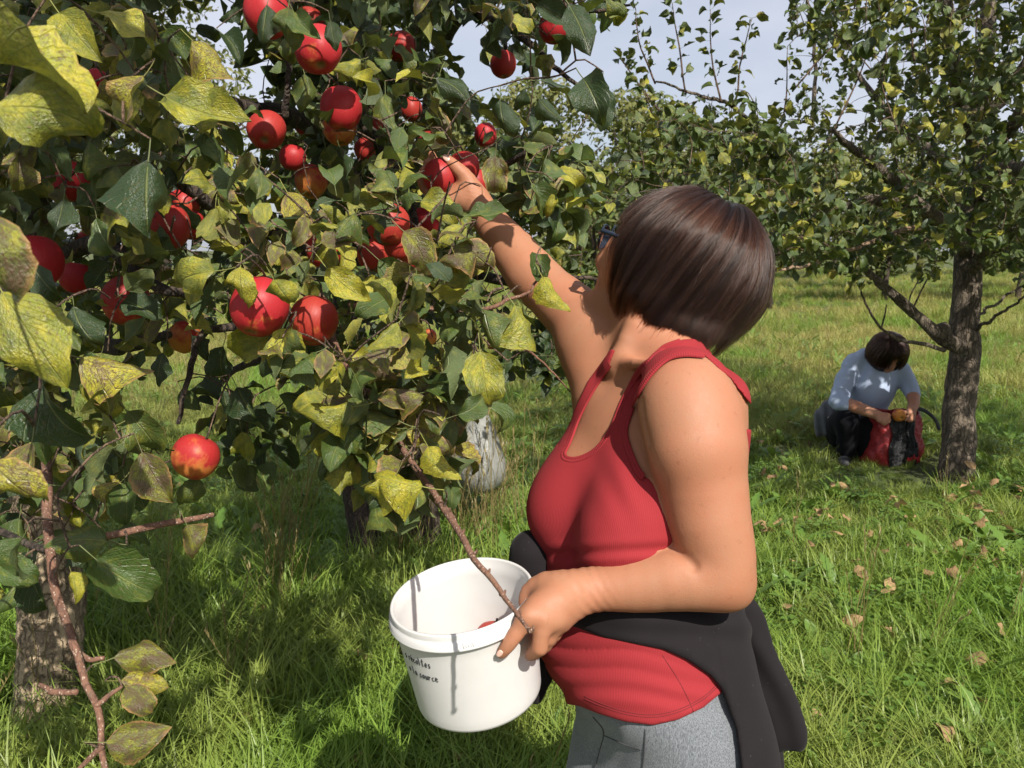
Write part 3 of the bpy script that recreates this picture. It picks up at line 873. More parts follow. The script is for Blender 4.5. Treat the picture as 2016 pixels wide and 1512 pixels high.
for q, (pp, rr) in enumerate([
    ([(1905, 540, 0), (1960, 480, -.3), (2030, 440, -.6), (2140, 400, -.9)], [.05, .04, .03, .02]),
    ([(1905, 660, 0), (1950, 630, -.2), (2010, 590, -.35), (2080, 540, -.5)], [.012, .010, .008, .005]),
    ([(1905, 630, .02), (1960, 600, .1), (2020, 555, .2)], [.011, .009, .006]),
    ([(1905, 500, 0), (1850, 440, -.5), (1760, 360, -.9), (1690, 300, -1.2), (1640, 255, -1.4)], [.05, .042, .034, .022, .010]),
    ([(1908, 470, 0), (1800, 400, -.1), (1700, 400, -.1), (1640, 410, -.2), (1560, 420, -.3), (1480, 430, -.5)], [.05, .042, .034, .028, .022, .010]),
    ([(1915, 400, 0), (1960, 300, -.4), (2040, 180, -.8), (2120, 40, -1.0)], [.05, .04, .03, .02]),
    ([(1912, 420, 0), (1860, 330, .4), (1760, 230, .8), (1680, 140, 1.0), (1600, 20, 1.1)], [.05, .04, .03, .02, .01]),
    ([(1640, 410, -.2), (1560, 330, -.3), (1460, 220, -.3), (1380, 190, -.3), (1300, 160, -.3)], [.022, .018, .013, .010, .006]),
    ([(1925, 300, 0), (1880, 150, -.6), (1860, 0, -.9), (1840, -160, -1.0)], [.045, .035, .025, .012]),
    ([(1920, 350, 0), (1990, 330, -1.0), (2100, 330, -1.6), (2300, 330, -2.0)], [.045, .035, .028, .015]),
    ([(1930, 250, 0), (2060, 60, -.3), (2200, -160, -.4)], [.04, .03, .012]),
    ([(1905, 440, -.1), (1800, 450, -.6), (1705, 478, -1.1), (1640, 506, -1.4), (1580, 523, -1.6), (1515, 528, -1.8)], [.03, .016, .010, .008, .007, .005]),
    ([(1600, 250, .6), (1605, 120, .7), (1592, 20, .7), (1585, -60, .7)], [.016, .013, .010, .006])]):
    TR.limb([RP(*p) for p in pp], rr, M_STICK if pp[-1][0] == 1515 else M_BARK_R, 'branch', 9, 34, .13, .012, seed=20 + q)
# upright shoots against the sky
SH = [((1290, 165), (1262, 90), (1248, 20)), ((1350, 185), (1335, 80), (1322, 5)), ((1420, 200), (1400, 110), (1398, 20)), ((1450, 190), (1462, 110), (1480, 35)), ((1300, 220), (1245, 150), (1225, 115)), ((1560, 180), (1640, 90), (1690, 60)),
      ((1620, 300), (1690, 150), (1720, 60)), ((1880, 200), (1875, 90), (1870, -20)), ((1925, 210), (1922, 90), (1925, -30)), ((1500, 330), (1545, 220), (1550, 95)), ((1330, 330), (1300, 260), (1262, 165)), ((1800, 120), (1790, 40), (1780, -60))]
for q, s3 in enumerate(SH):
    TR.limb([RP(*p, -.3 - .03 * q) for p in s3], [.006, .0045, .002], M_TWIG, 'shoot', 6, 12, .05, .004, seed=60 + q)

CROWN = np.array([(1210, 350), (1170, 330), (1240, 262), (1290, 212), (1350, 185), (1480, 168), (1530, 225), (1560, 120), (1545, -20),
                  (1545, -300), (2900, -300), (2900, 560), (2016, 560), (1960, 590), (1930, 545), (1900, 500), (1868, 545), (1790, 560), (1690, 548), (1600, 545), (1520, 535), (1500, 470), (1450, 430), (1380, 420), (1290, 420)], float)
HOLES = [[(1485, 60), (1530, 40), (1555, 210), (1520, 240), (1490, 200)], [(1480, 262), (1530, 255), (1540, 330), (1500, 320)], [(1655, 180), (1720, 150), (1725, 240), (1670, 240)], [(1545, 335), (1605, 340), (1610, 395), (1560, 390)],
         [(1690, 150), (1740, 140), (1720, 200)], [(1360, 200), (1400, 215), (1390, 240), (1350, 230)], [(1360, 30), (1385, 60), (1375, 150), (1352, 100)], [(1425, 30), (1455, 40), (1450, 100), (1430, 100)], [(1960, 190), (2020, 200), (2016, 250), (1965, 240)], [(1610, 150), (1650, 160), (1640, 220), (1605, 200)]]
g = np.random.default_rng(8)
def t_right(g):
    r = g.uniform()
    return TINT['D'] if r < .14 else TINT['G'] if r < .62 else TINT['P'] if r < .80 else TINT['YG'] if r < .95 else TINT['Y'] if r < .975 else TINT['O']
axis_xy = RB[:2]
cnt = 0; spurs = []
while cnt < 2300:
    q = g.uniform((-2.9, -2.5, 1.35), (2.6, 2.4, 4.6))
    rr = math.hypot(q[0] / 2.9, q[1] / 2.4); zz = (q[2] - 2.7) / 1.75
    e_ = math.sqrt(rr * rr + zz * zz)
    if e_ > 1.02 or g.uniform() > (.22 + .78 * e_ ** 1.5): continue
    c_ = np.array((RB[0] + q[0], RB[1] + q[1], q[2])); x, y, d = project(c_)
    if d < 2.2: continue
    if -40 < x < 2060 and y > -40:
        if poly_sd(np.array([x]), np.array([y]), CROWN)[0] > 0: continue
        if any(in_poly([x], [y], h_)[0] for h_ in HOLES): continue
    if x < 1560 and g.uniform() < .25: continue
    out = np.array((q[0], q[1], .3 * (q[2] - 2.4))); TR.fol.spur(c_, g, int(g.integers(4, 8)), .066, out, t_right, .35); cnt += 1
k_ = 0
while k_ < 420:
    c_ = np.array((g.uniform(RB[0] - .9, RB[0] + 2.4), g.uniform(2.9, RB[1] + .3), g.uniform(1.45, 3.3))); x, y, d = project(c_)
    if x < 2030 and y > -30 and poly_sd(np.array([x]), np.array([y]), CROWN)[0] > 0: continue
    TR.fol.spur(c_, g, 6, .068, g.normal(0, 1, 3), t_right, .35); k_ += 1
for x, y in rand_in([(1560, -60), (2500, -200), (2500, 520), (1960, 560), (1920, 470), (1860, 500), (1700, 500), (1600, 420), (1540, 300), (1700, 250)], 620, g):
    if any(in_poly([x], [y], h_)[0] for h_ in HOLES): continue
    TR.fol.spur(P(x, y, g.uniform(3.3, RD - .1)), g, int(g.integers(4, 8)), .064, g.normal(0, 1, 3), t_right, .35)
# the shoots carry leaves all along
for q, s3 in enumerate(SH):
    c3 = catmull([RP(*p, -.3 - .03 * q) for p in s3], 13)
    for k, c_ in enumerate(c3[2:]):
        for _ in range(2 if k < 9 else 3):
            d = unit(g.normal(0, 1, 3) * (1, 1, .4) + (0, 0, .35)); TR.fol.leaf(c_, d, unit(np.array((0, 0, .7)) + g.normal(0, .6, 3) + TOSUN * .3), .076 * g.uniform(.6, 1.1), t_right(g))
# dense left skirt of the crown behind the head
for x, y in rand_in([(1180, 330), (1290, 230), (1500, 250), (1640, 330), (1700, 520), (1540, 535), (1500, 440), (1360, 400), (1220, 410), (1130, 440), (1110, 540), (1180, 560), (1120, 480)], 260, g):
    TR.fol.spur(P(x, y, RD - g.uniform(.2, 2.3)), g, int(g.integers(4, 8)), .066, g.normal(0, 1, 3), t_right, .35)
for x, y, L in ((1790, 190, .085), (1800, 225, .085), (1850, 295, .085), (1620, 225, .07), (1760, 255, .08), (1905, 245, .08), (1340, 385, .075), (1300, 350, .07), (1520, 455, .07), (1590, 490, .08), (1845, 455, .08), (1700, 330, .07)):
    TR.fol.leaf(P(x, y, 3.3), unit(g.normal(0, 1, 3)), unit(-FWD + (0, 0, .6) + g.normal(0, .3, 3)), L * 1.1, TINT['Y'] if x != 1850 else TINT['YG'], 1)
TR.twigs(M_TWIG, TR.fol.ends, 1.2, .0018, g)
TR.fol.finish(300)

# x, y, diameter in the picture, depth (0: from a usual size), downward end towards viewer (deg), yellow, label
APPLES = [(528, 28, 88, 0, 20, .1, 'red apple at the top edge half covered by a dark leaf'), (626, 97, 90, 0, 35, .15, 'large glossy red apple near the top with its dark calyx showing'), (608, 48, 62, 0, 10, .2, 'shaded red apple tucked behind and above the large glossy one'), (526, 256, 74, 0, 50, .1, 'round red apple hanging alone, half lit, dark calyx facing out'),
          (673, 214, 78, 0, 10, .2, 'dark shaded red apple on top of a touching pair'), (668, 252, 64, 0, 20, .75, 'orange streaked apple under the dark shaded one'), (600, 242, 46, 0, 10, .0, 'small dark red apple behind the limb right of the lone apple'), (614, 358, 62, 0, 30, .7, 'dull orange red apple with a leaf hanging over its top'),
          (720, 294, 44, 0, 10, .0, 'small bright pink red apple left of the sunlit limb'), (742, 258, 48, 0, 10, .0, 'bright red apple behind the limb under a mottled leaf'), (914, 330, 62, 1.82, 10, .0, 'red apple directly behind the thumb of the raised hand'), (935, 362, 54, 1.9, 10, .0, 'dark red apple right of the raised hand behind a leaf'),
          (845, 284, 46, 0, 10, .0, 'dark red apple above the apple being picked'), (790, 92, 56, 0, 10, .0, 'dark red apple in deep shade near the top centre'), (990, 127, 50, 0, 15, .0, 'dark red apple hanging against the sky, half behind a leaf'), (1090, 55, 58, 0, 10, .05, 'pink red apple against the sky at the upper right'),
          (764, 442, 82, 0, 15, .1, 'red apple topping the tight cluster under the raised hand'), (736, 503, 66, 0, 15, .1, 'red apple at the left of the tight cluster'), (786, 480, 62, 1.55, 15, .1, 'red apple at the right of the tight cluster'), (795, 512, 52, 1.6, 15, .1, 'lowest apple of the tight cluster under leaves'), (840, 438, 58, 0, 10, .0, 'dark red apple right of the cluster'),
          (640, 492, 70, 1.6, 10, .1, 'red apple peeping out behind two yellow leaves'), (510, 604, 112, 0, 30, .2, 'large red apple on the left of the front pair, under a mottled leaf'), (619, 632, 95, 1.28, 25, .25, 'large red apple on the right of the front pair, fully in the sun'), (386, 900, 88, 1.34, 15, .6, 'low hanging apple alone against the grass'),
          (250, 592, 88, 1.42, 15, .3, 'red apple with dark ragged leaves across it left of the front pair'), (332, 446, 84, 1.45, 10, .1, 'red apple behind the big dark hanging leaf'), (362, 404, 60, 1.6, 10, .5, 'orange topped apple beside the brown limb'), (374, 442, 56, 1.6, 10, .0, 'dark red apple right of the big dark hanging leaf'),
          (70, 515, 98, 1.25, 10, .0, 'big shaded red apple near the left edge'), (170, 478, 44, 0, 10, .0, 'small dark red apple deep in the left foliage'), (152, 548, 62, 1.6, 10, .0, 'red apple below the small dark one in the left foliage'), (135, 356, 72, 1.5, 10, .0, 'dark red apple behind leaves at the upper left'),
          (364, 664, 60, 1.7, 15, .85, 'orange shaded apple hanging under the front pair'), (190, 157, 40, 1.4, 10, .0, 'apple showing as a red speck beside the ragged leaf'), (956, 266, 44, 0, 10, .0, 'dark red apple above and right of the raised hand'), (842, 664, 34, 0, 10, .8, 'small orange apple deep behind the centre leaves'), (985, 676, 50, 2.4, 10, .5, 'dark apple low behind the right end of the branches'),
          (575, 310, 50, 1.9, 10, .1, 'dark apple behind the leaves above the dull orange one'), (810, 215, 44, 0, 10, .0, 'red apple showing between leaves above the sunlit limb')]
for x, y, dia, d, tl, yl_, lb in APPLES:
    KEEP.append((x, y, dia * .5 + 10, d or .079 * F_PX / dia, .55 if 'dark' in lb or 'behind' in lb or 'under' in lb else .93))
for x, y, r in ((868, 348, 48), (900, 335, 42), (925, 380, 42), (950, 412, 36), (975, 450, 36), (1005, 490, 44), (1050, 545, 54), (1100, 590, 60), (1150, 640, 66), (1190, 470, 40), (1185, 560, 40)):
    KEEP.append((x, y, r, 1.75, .9))
for x, y, r in ((95, 1000, 40), (98, 1090, 44), (98, 1180, 52), (100, 1290, 60)):
    KEEP.append((x, y, r, 2.4, .85))
for x, y, r in ((948, 880, 42), (945, 930, 52), (955, 835, 26), (825, 820, 34)):
    KEEP.append((x, y, r, 4.0, .9))
# ------------------------------------------------------------------ the two apple trees on the left
LB = G(95, 1440); LB[2] -= .03; LD = float((LB - CAM) @ FWD)
TA = Tree('apple_tree', tuple(LB), 'apple tree with a tan furrowed trunk at the left edge, its branches hanging into view', 'apple tree')
TA.limb([P(97, 1460, LD + .01), P(95, 1430, LD), P(100, 1330, LD), P(98, 1230, LD), P(95, 1140, LD), P(82, 1000, LD), P(66, 840, LD), P(50, 650, LD), P(40, 420, LD), P(50, 150, LD + .1), P(60, -100, LD + .2)],
        [.125, .108, .100, .096, .094, .088, .082, .076, .066, .052, .03], M_BARK_A, 'trunk', 26, 90, .075, seed=31)
CB = G(770, 1120); CB[2] -= .03; CD = float((CB - CAM) @ FWD)
TB = Tree('apple_tree', tuple(CB), 'fruiting apple tree with two dark stems behind the bucket, laden with red apples', 'apple tree')
TB.limb([P(722, 1150, CD - .05), P(716, 1110, CD - .05), P(714, 1040, CD), P(704, 960, CD), P(688, 890, CD), P(676, 800, CD), P(670, 680, CD), P(690, 540, CD - .1), P(720, 380, CD - .3), P(730, 200, CD - .4), P(740, -60, CD - .4)],
        [.12, .095, .078, .072, .068, .066, .066, .062, .055, .045, .03], M_BARK_B, 'trunk', 22, 70, .10, seed=33)
TB.limb([P(838, 1120, CD + .1), P(838, 1080, CD + .1), P(832, 1000, CD + .1), P(818, 920, CD + .1), P(800, 800, CD + .1), P(790, 660, CD), P(800, 500, CD - .2), P(830, 320, CD - .4), P(860, 100, CD - .5)],
        [.105, .085, .075, .07, .064, .058, .05, .04, .025], M_BARK_B, 'trunk', 20, 60, .10, seed=34)

# branches that reach towards the viewer
BA = [([(62, 800, LD), (140, 690, 2.2), (240, 680, 1.8), (330, 662, 1.55)], [.035, .026, .018, .008], M_BARK_B), ([(45, 480, LD), (110, 330, 1.9), (200, 200, 1.4), (215, 150, 1.15)], [.035, .022, .010, .004], M_BARK_B),
      ([(50, 650, LD), (60, 760, 1.8), (85, 900, 1.25), (100, 1080, 1.05), (122, 1205, 1.0), (158, 1310, .97), (190, 1400, .95), (215, 1540, .92)], [.018, .010, .0075, .0062, .0054, .0047, .004, .0034], M_SHOOT),
      ([(-60, 1020, 1.3), (10, 1050, 1.15), (60, 1076, 1.08), (104, 1086, 1.05)], [.006, .0052, .005, .005], M_BARK_B),
      ([(100, 1082, 1.05), (160, 1066, 1.06), (230, 1052, 1.08), (320, 1032, 1.12), (420, 1014, 1.15)], [.006, .005, .0052, .0048, .0036], M_SHOOT),
      ([(188, 1390, .95), (215, 1370, .96), (240, 1352, .97)], [.0035, .003, .002], M_SHOOT), ([(152, 1362, .955), (105, 1362, .96), (78, 1348, .97)], [.0034, .004, .0022], M_SHOOT), ([(202, 1470, .93), (170, 1500, .93), (140, 1530, .93)], [.0036, .003, .002], M_SHOOT),
      ([(135, 1265, 1.0), (170, 1296, 1.0), (205, 1296, 1.0)], [.004, .0034, .003], M_SHOOT),
      ([(45, 560, LD), (180, 480, 1.7), (300, 560, 1.4), (390, 585, 1.3)], [.03, .018, .011, .005], M_BARK_B), ([(40, 420, LD), (20, 520, 1.5), (-10, 600, 1.0), (20, 620, .8)], [.025, .014, .008, .003], M_BARK_B),
      ([(110, 330, 1.9), (60, 250, 1.2), (-40, 200, .7), (-60, 190, .58)], [.016, .01, .006, .003], M_BARK_B)]
for q, (pp, rr, m_) in enumerate(BA):
    TA.limb([P(*p) for p in pp], rr, m_, 'branch', 9, 36 if max(rr) > .006 else 14, .10 if m_ is M_BARK_B else .02, .003 if max(rr) > .007 else .0007, seed=100 + q)
BB = [([(715, 400, CD - .3), (640, 270, 2.9), (560, 228, 2.3), (480, 212, 1.95), (400, 195, 1.75), (325, 188, 1.6)], [.045, .036, .026, .019, .016, .008], M_BARK_B), ([(570, -60, 1.75), (572, 60, 1.7), (568, 150, 1.7), (560, 232, 1.75)], [.007, .0065, .0065, .008], M_BARK_B),
      ([(725, 250, CD - .4), (700, 190, 2.6), (712, 235, 2.1), (758, 300, 1.95), (790, 355, 1.9), (806, 400, 1.9), (830, 480, 1.85)], [.04, .026, .016, .013, .011, .009, .006], M_BARK_B),
      ([(690, 520, CD - .1), (560, 470, 2.4), (450, 420, 1.7), (405, 398, 1.5), (350, 355, 1.42), (325, 335, 1.4)], [.04, .026, .015, .012, .0095, .007], M_BARK_B),
      ([(700, 560, CD - .1), (640, 560, 2.2), (640, 610, 1.5), (660, 680, 1.36), (700, 740, 1.3), (740, 800, 1.26), (790, 880, 1.21), (850, 968, 1.12), (905, 1050, 1.03), (950, 1120, .965), (995, 1185, .91), (1040, 1241, .868)], [.03, .02, .011, .0068, .0060, .0054, .005, .0046, .0044, .0037, .0029, .0020], M_SHOOT),
      ([(690, 600, 1.45), (735, 606, 1.38), (800, 610, 1.36), (870, 610, 1.34), (960, 604, 1.33), (1010, 588, 1.33), (1045, 572, 1.33), (1062, 545, 1.33)], [.006, .0052, .0048, .0044, .0038, .003, .0026, .0018], M_SHOOT),
      ([(640, 610, 1.6), (480, 640, 1.55), (400, 660, 1.5), (372, 745, 1.48), (350, 830, 1.46)], [.011, .009, .007, .0052, .0035], M_BARK_B),
      ([(810, 430, CD - .3), (900, 520, 2.6), (1040, 560, 2.2), (1120, 545, 2.1), (1182, 552, 2.1)], [.03, .02, .012, .007, .004], M_BARK_B),
      ([(850, 140, CD - .5), (900, 40, 2.9), (960, 30, 2.5), (990, 62, 2.3), (996, 98, 2.25)], [.03, .02, .014, .009, .005], M_BARK_B), ([(960, 30, 2.5), (1050, 90, 2.3), (1100, 140, 2.2), (1190, 200, 2.1)], [.014, .010, .007, .003], M_BARK_B),
      ([(900, 40, 2.9), (1020, -20, 2.4), (1090, 5, 2.2), (1180, 20, 2.1), (1240, 8, 2.1)], [.018, .012, .009, .006, .003], M_BARK_B),
      ([(835, 300, CD - .4), (880, 350, 2.3), (960, 340, 1.9), (1040, 300, 1.75), (1085, 290, 1.7)], [.024, .014, .009, .006, .003], M_BARK_B), ([(800, 380, 1.9), (830, 335, 1.8), (862, 322, 1.72)], [.005, .004, .003], M_BARK_B),
      ([(740, 800, 1.26), (790, 790, 1.3), (850, 760, 1.35)], [.004, .003, .002], M_SHOOT), ([(860, 985, 1.10), (885, 1010, 1.09), (897, 1032, 1.08)], [.0042, .0036, .003], M_SHOOT), ([(820, 985, 1.16), (800, 975, 1.15), (835, 990, 1.15)], [.002, .0025, .004], M_SHOOT),
      ([(670, 680, CD), (560, 700, 2.9), (480, 720, 2.4), (430, 770, 2.0), (480, 840, 1.9)], [.03, .018, .011, .006, .003], M_BARK_B), ([(930, 1090, 1.06), (918, 1120, 1.06), (930, 1100, 1.06)], [.002, .002, .002], M_SHOOT),
      ([(960, 640, 1.33), (1040, 690, 1.36), (1090, 735, 1.4), (1130, 780, 1.45)], [.0025, .002, .0016, .001], M_SHOOT)]
BB.pop(-2)
for q, (pp, rr, m_) in enumerate(BB):
    TB.limb([P(*p) for p in pp], rr, m_, 'branch', 9, 44, .10 if m_ is M_BARK_B else .018, .0022 if max(rr) > .005 else .0007, seed=140 + q)
# bud knuckles on the hanging stick
mb = MB()
for x, y, d in ((905, 1050, 1.03), (930, 1090, .992), (955, 1128, .958), (985, 1170, .924), (1015, 1210, .892), (878, 1008, 1.075), (860, 985, 1.10), (1040, 1241, .868)):
    p = P(x, y, d); tube(mb, catmull([p, p + (.004, -.003, .002), p + (.006, -.004, .007)], 5), [.0028, .003, .0026, .0018, .001], 7)
obj('bud', mb.mesh('bud'), M_SHOOT, TB.e)

g = np.random.default_rng(17)
def mixf(w):
    ks = list(w); p = np.array([w[k] for k in ks], float); p /= p.sum()
    return lambda g: TINT[ks[int(g.choice(len(ks), p=p))]]
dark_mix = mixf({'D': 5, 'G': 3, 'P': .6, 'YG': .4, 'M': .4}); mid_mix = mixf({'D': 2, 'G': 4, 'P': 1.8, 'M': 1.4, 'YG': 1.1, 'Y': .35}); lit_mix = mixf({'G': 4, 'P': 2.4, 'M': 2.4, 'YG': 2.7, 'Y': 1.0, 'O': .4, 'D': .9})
CORE = [(-500, -500), (1000, -500), (1000, -60), (880, 0), (860, 30), (880, 190), (985, 250), (1000, 420), (950, 470), (1080, 560), (1120, 640), (1070, 720), (960, 720), (900, 780), (780, 820), (660, 860), (620, 790), (560, 640), (300, 660), (190, 720), (150, 780), (160, 960), (120, 1010), (-500, 1030)]
LIT = [(-200, 20), (360, 0), (380, 160), (480, 260), (600, 300), (760, 200), (860, 220), (1000, 420), (960, 470), (1100, 620), (1070, 700), (960, 800), (880, 900), (760, 860), (680, 830), (600, 760), (540, 640), (330, 640), (220, 700), (150, 760), (330, 900), (300, 960), (150, 1000), (-200, 1010)]
TOP = [(380, -200), (1250, -200), (1235, 10), (1150, 55), (1070, 105), (1010, 110), (960, 70), (900, 60), (870, 120), (900, 200), (870, 260), (760, 330), (620, 300), (560, 220), (520, 130), (500, 30), (420, -20)]
EDGE = [(1010, 262), (1060, 230), (1120, 290), (1160, 360), (1110, 440), (1050, 420), (1000, 380)]
SKYGAP = [[(372, -20), (492, -20), (500, 60), (440, 130), (380, 140), (330, 70)], [(395, 130), (500, 90), (560, 120), (560, 215), (480, 195), (420, 175)], [(880, 20), (935, 60), (945, 140), (900, 110)], [(945, 150), (1060, 120), (1090, 185), (985, 215), (945, 190)], [(1030, 185), (1130, 195), (1130, 265), (1050, 260)],
          [(330, 690), (420, 690), (470, 750), (560, 760), (570, 840), (440, 960), (330, 900), (290, 810)], [(1095, 100), (1125, 105), (1120, 125), (1095, 125)]]
def ok_gap(x, y, g, leak=.06): return g.uniform() < leak or not any(in_poly([x], [y], h_)[0] for h_ in SKYGAP)
def fill(poly, n, d0, d1, L, tf, leak=.05, pw=1.0, split=400, droop=.6):
    for x, y in rand_in(poly, n, g):
        if not ok_gap(x, y, g, leak): continue
        d = d0 + (d1 - d0) * g.uniform() ** pw
        T = TA if x < split - 120 * (d - 1.5) + g.normal(0, 40) else TB
        T.fol.spur(P(x, y, d), g, int(g.integers(3, 7)), L, np.array((g.normal(0, .8), -.6, g.normal(-.1, .5))), tf, droop)
# the crown also reaches over the viewer; it keeps the left and upper parts in the shade
SUNLIT = [(330, 320), (700, 300), (830, 380), (1060, 300), (1150, 420), (1560, 360), (1640, 1512), (760, 1512), (740, 1060), (640, 880), (430, 700), (330, 640)]
SUNNY = [P(80, 170, .56), P(62, 668, .70), P(95, 1200, LD - .1), P(95, 1350, LD - .1), P(60, 1000, LD - .1)]
k_ = 0
for _ in range(6000):
    sh = [[(-80, 200), (330, 190), (320, 520), (200, 640), (-80, 640)], [(540, -40), (1040, -40), (1040, 250), (800, 300), (560, 240)], [(-80, 700), (180, 760), (200, 980), (-80, 1020)]][int(g.choice(3, p=[.58, .42, .0]))]
    x, y = rand_in(sh, 1, g)[0]; p0 = P(x, y, g.uniform(1.2, 2.5)); c_ = p0 + TOSUN * g.uniform(.9, 2.2)
    cx, cy, cd = project(c_)
    if cd > .05 and cy > -140: continue
    tr_ = c_[None] - np.outer(np.linspace(.3, 4.0, 60), TOSUN); tx, ty, td = project(tr_)
    m_ = (td > .9) & (td < 1.9)
    if in_poly(tx[m_], ty[m_], SUNLIT).any(): continue
    if any(np.linalg.norm(np.cross(c_ - q_, TOSUN)) < .16 for q_ in SUNNY): continue
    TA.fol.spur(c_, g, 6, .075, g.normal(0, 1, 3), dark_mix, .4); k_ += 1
    if k_ >= 330: break
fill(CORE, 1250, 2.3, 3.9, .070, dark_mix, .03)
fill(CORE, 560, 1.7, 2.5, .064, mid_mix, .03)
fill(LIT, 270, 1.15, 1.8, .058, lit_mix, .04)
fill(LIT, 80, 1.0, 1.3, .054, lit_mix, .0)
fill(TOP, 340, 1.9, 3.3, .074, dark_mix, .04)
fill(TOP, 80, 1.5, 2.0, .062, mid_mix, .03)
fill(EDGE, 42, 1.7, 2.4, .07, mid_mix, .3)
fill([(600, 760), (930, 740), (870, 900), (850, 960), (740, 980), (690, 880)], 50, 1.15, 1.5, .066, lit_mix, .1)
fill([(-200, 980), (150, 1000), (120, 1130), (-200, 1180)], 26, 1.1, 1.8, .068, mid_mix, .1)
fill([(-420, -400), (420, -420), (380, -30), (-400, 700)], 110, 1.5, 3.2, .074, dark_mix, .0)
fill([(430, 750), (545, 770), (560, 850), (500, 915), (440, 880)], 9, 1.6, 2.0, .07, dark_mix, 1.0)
fill([(960, 690), (1090, 650), (1110, 720), (1010, 740)], 16, 2.2, 2.8, .07, dark_mix, 1.0)

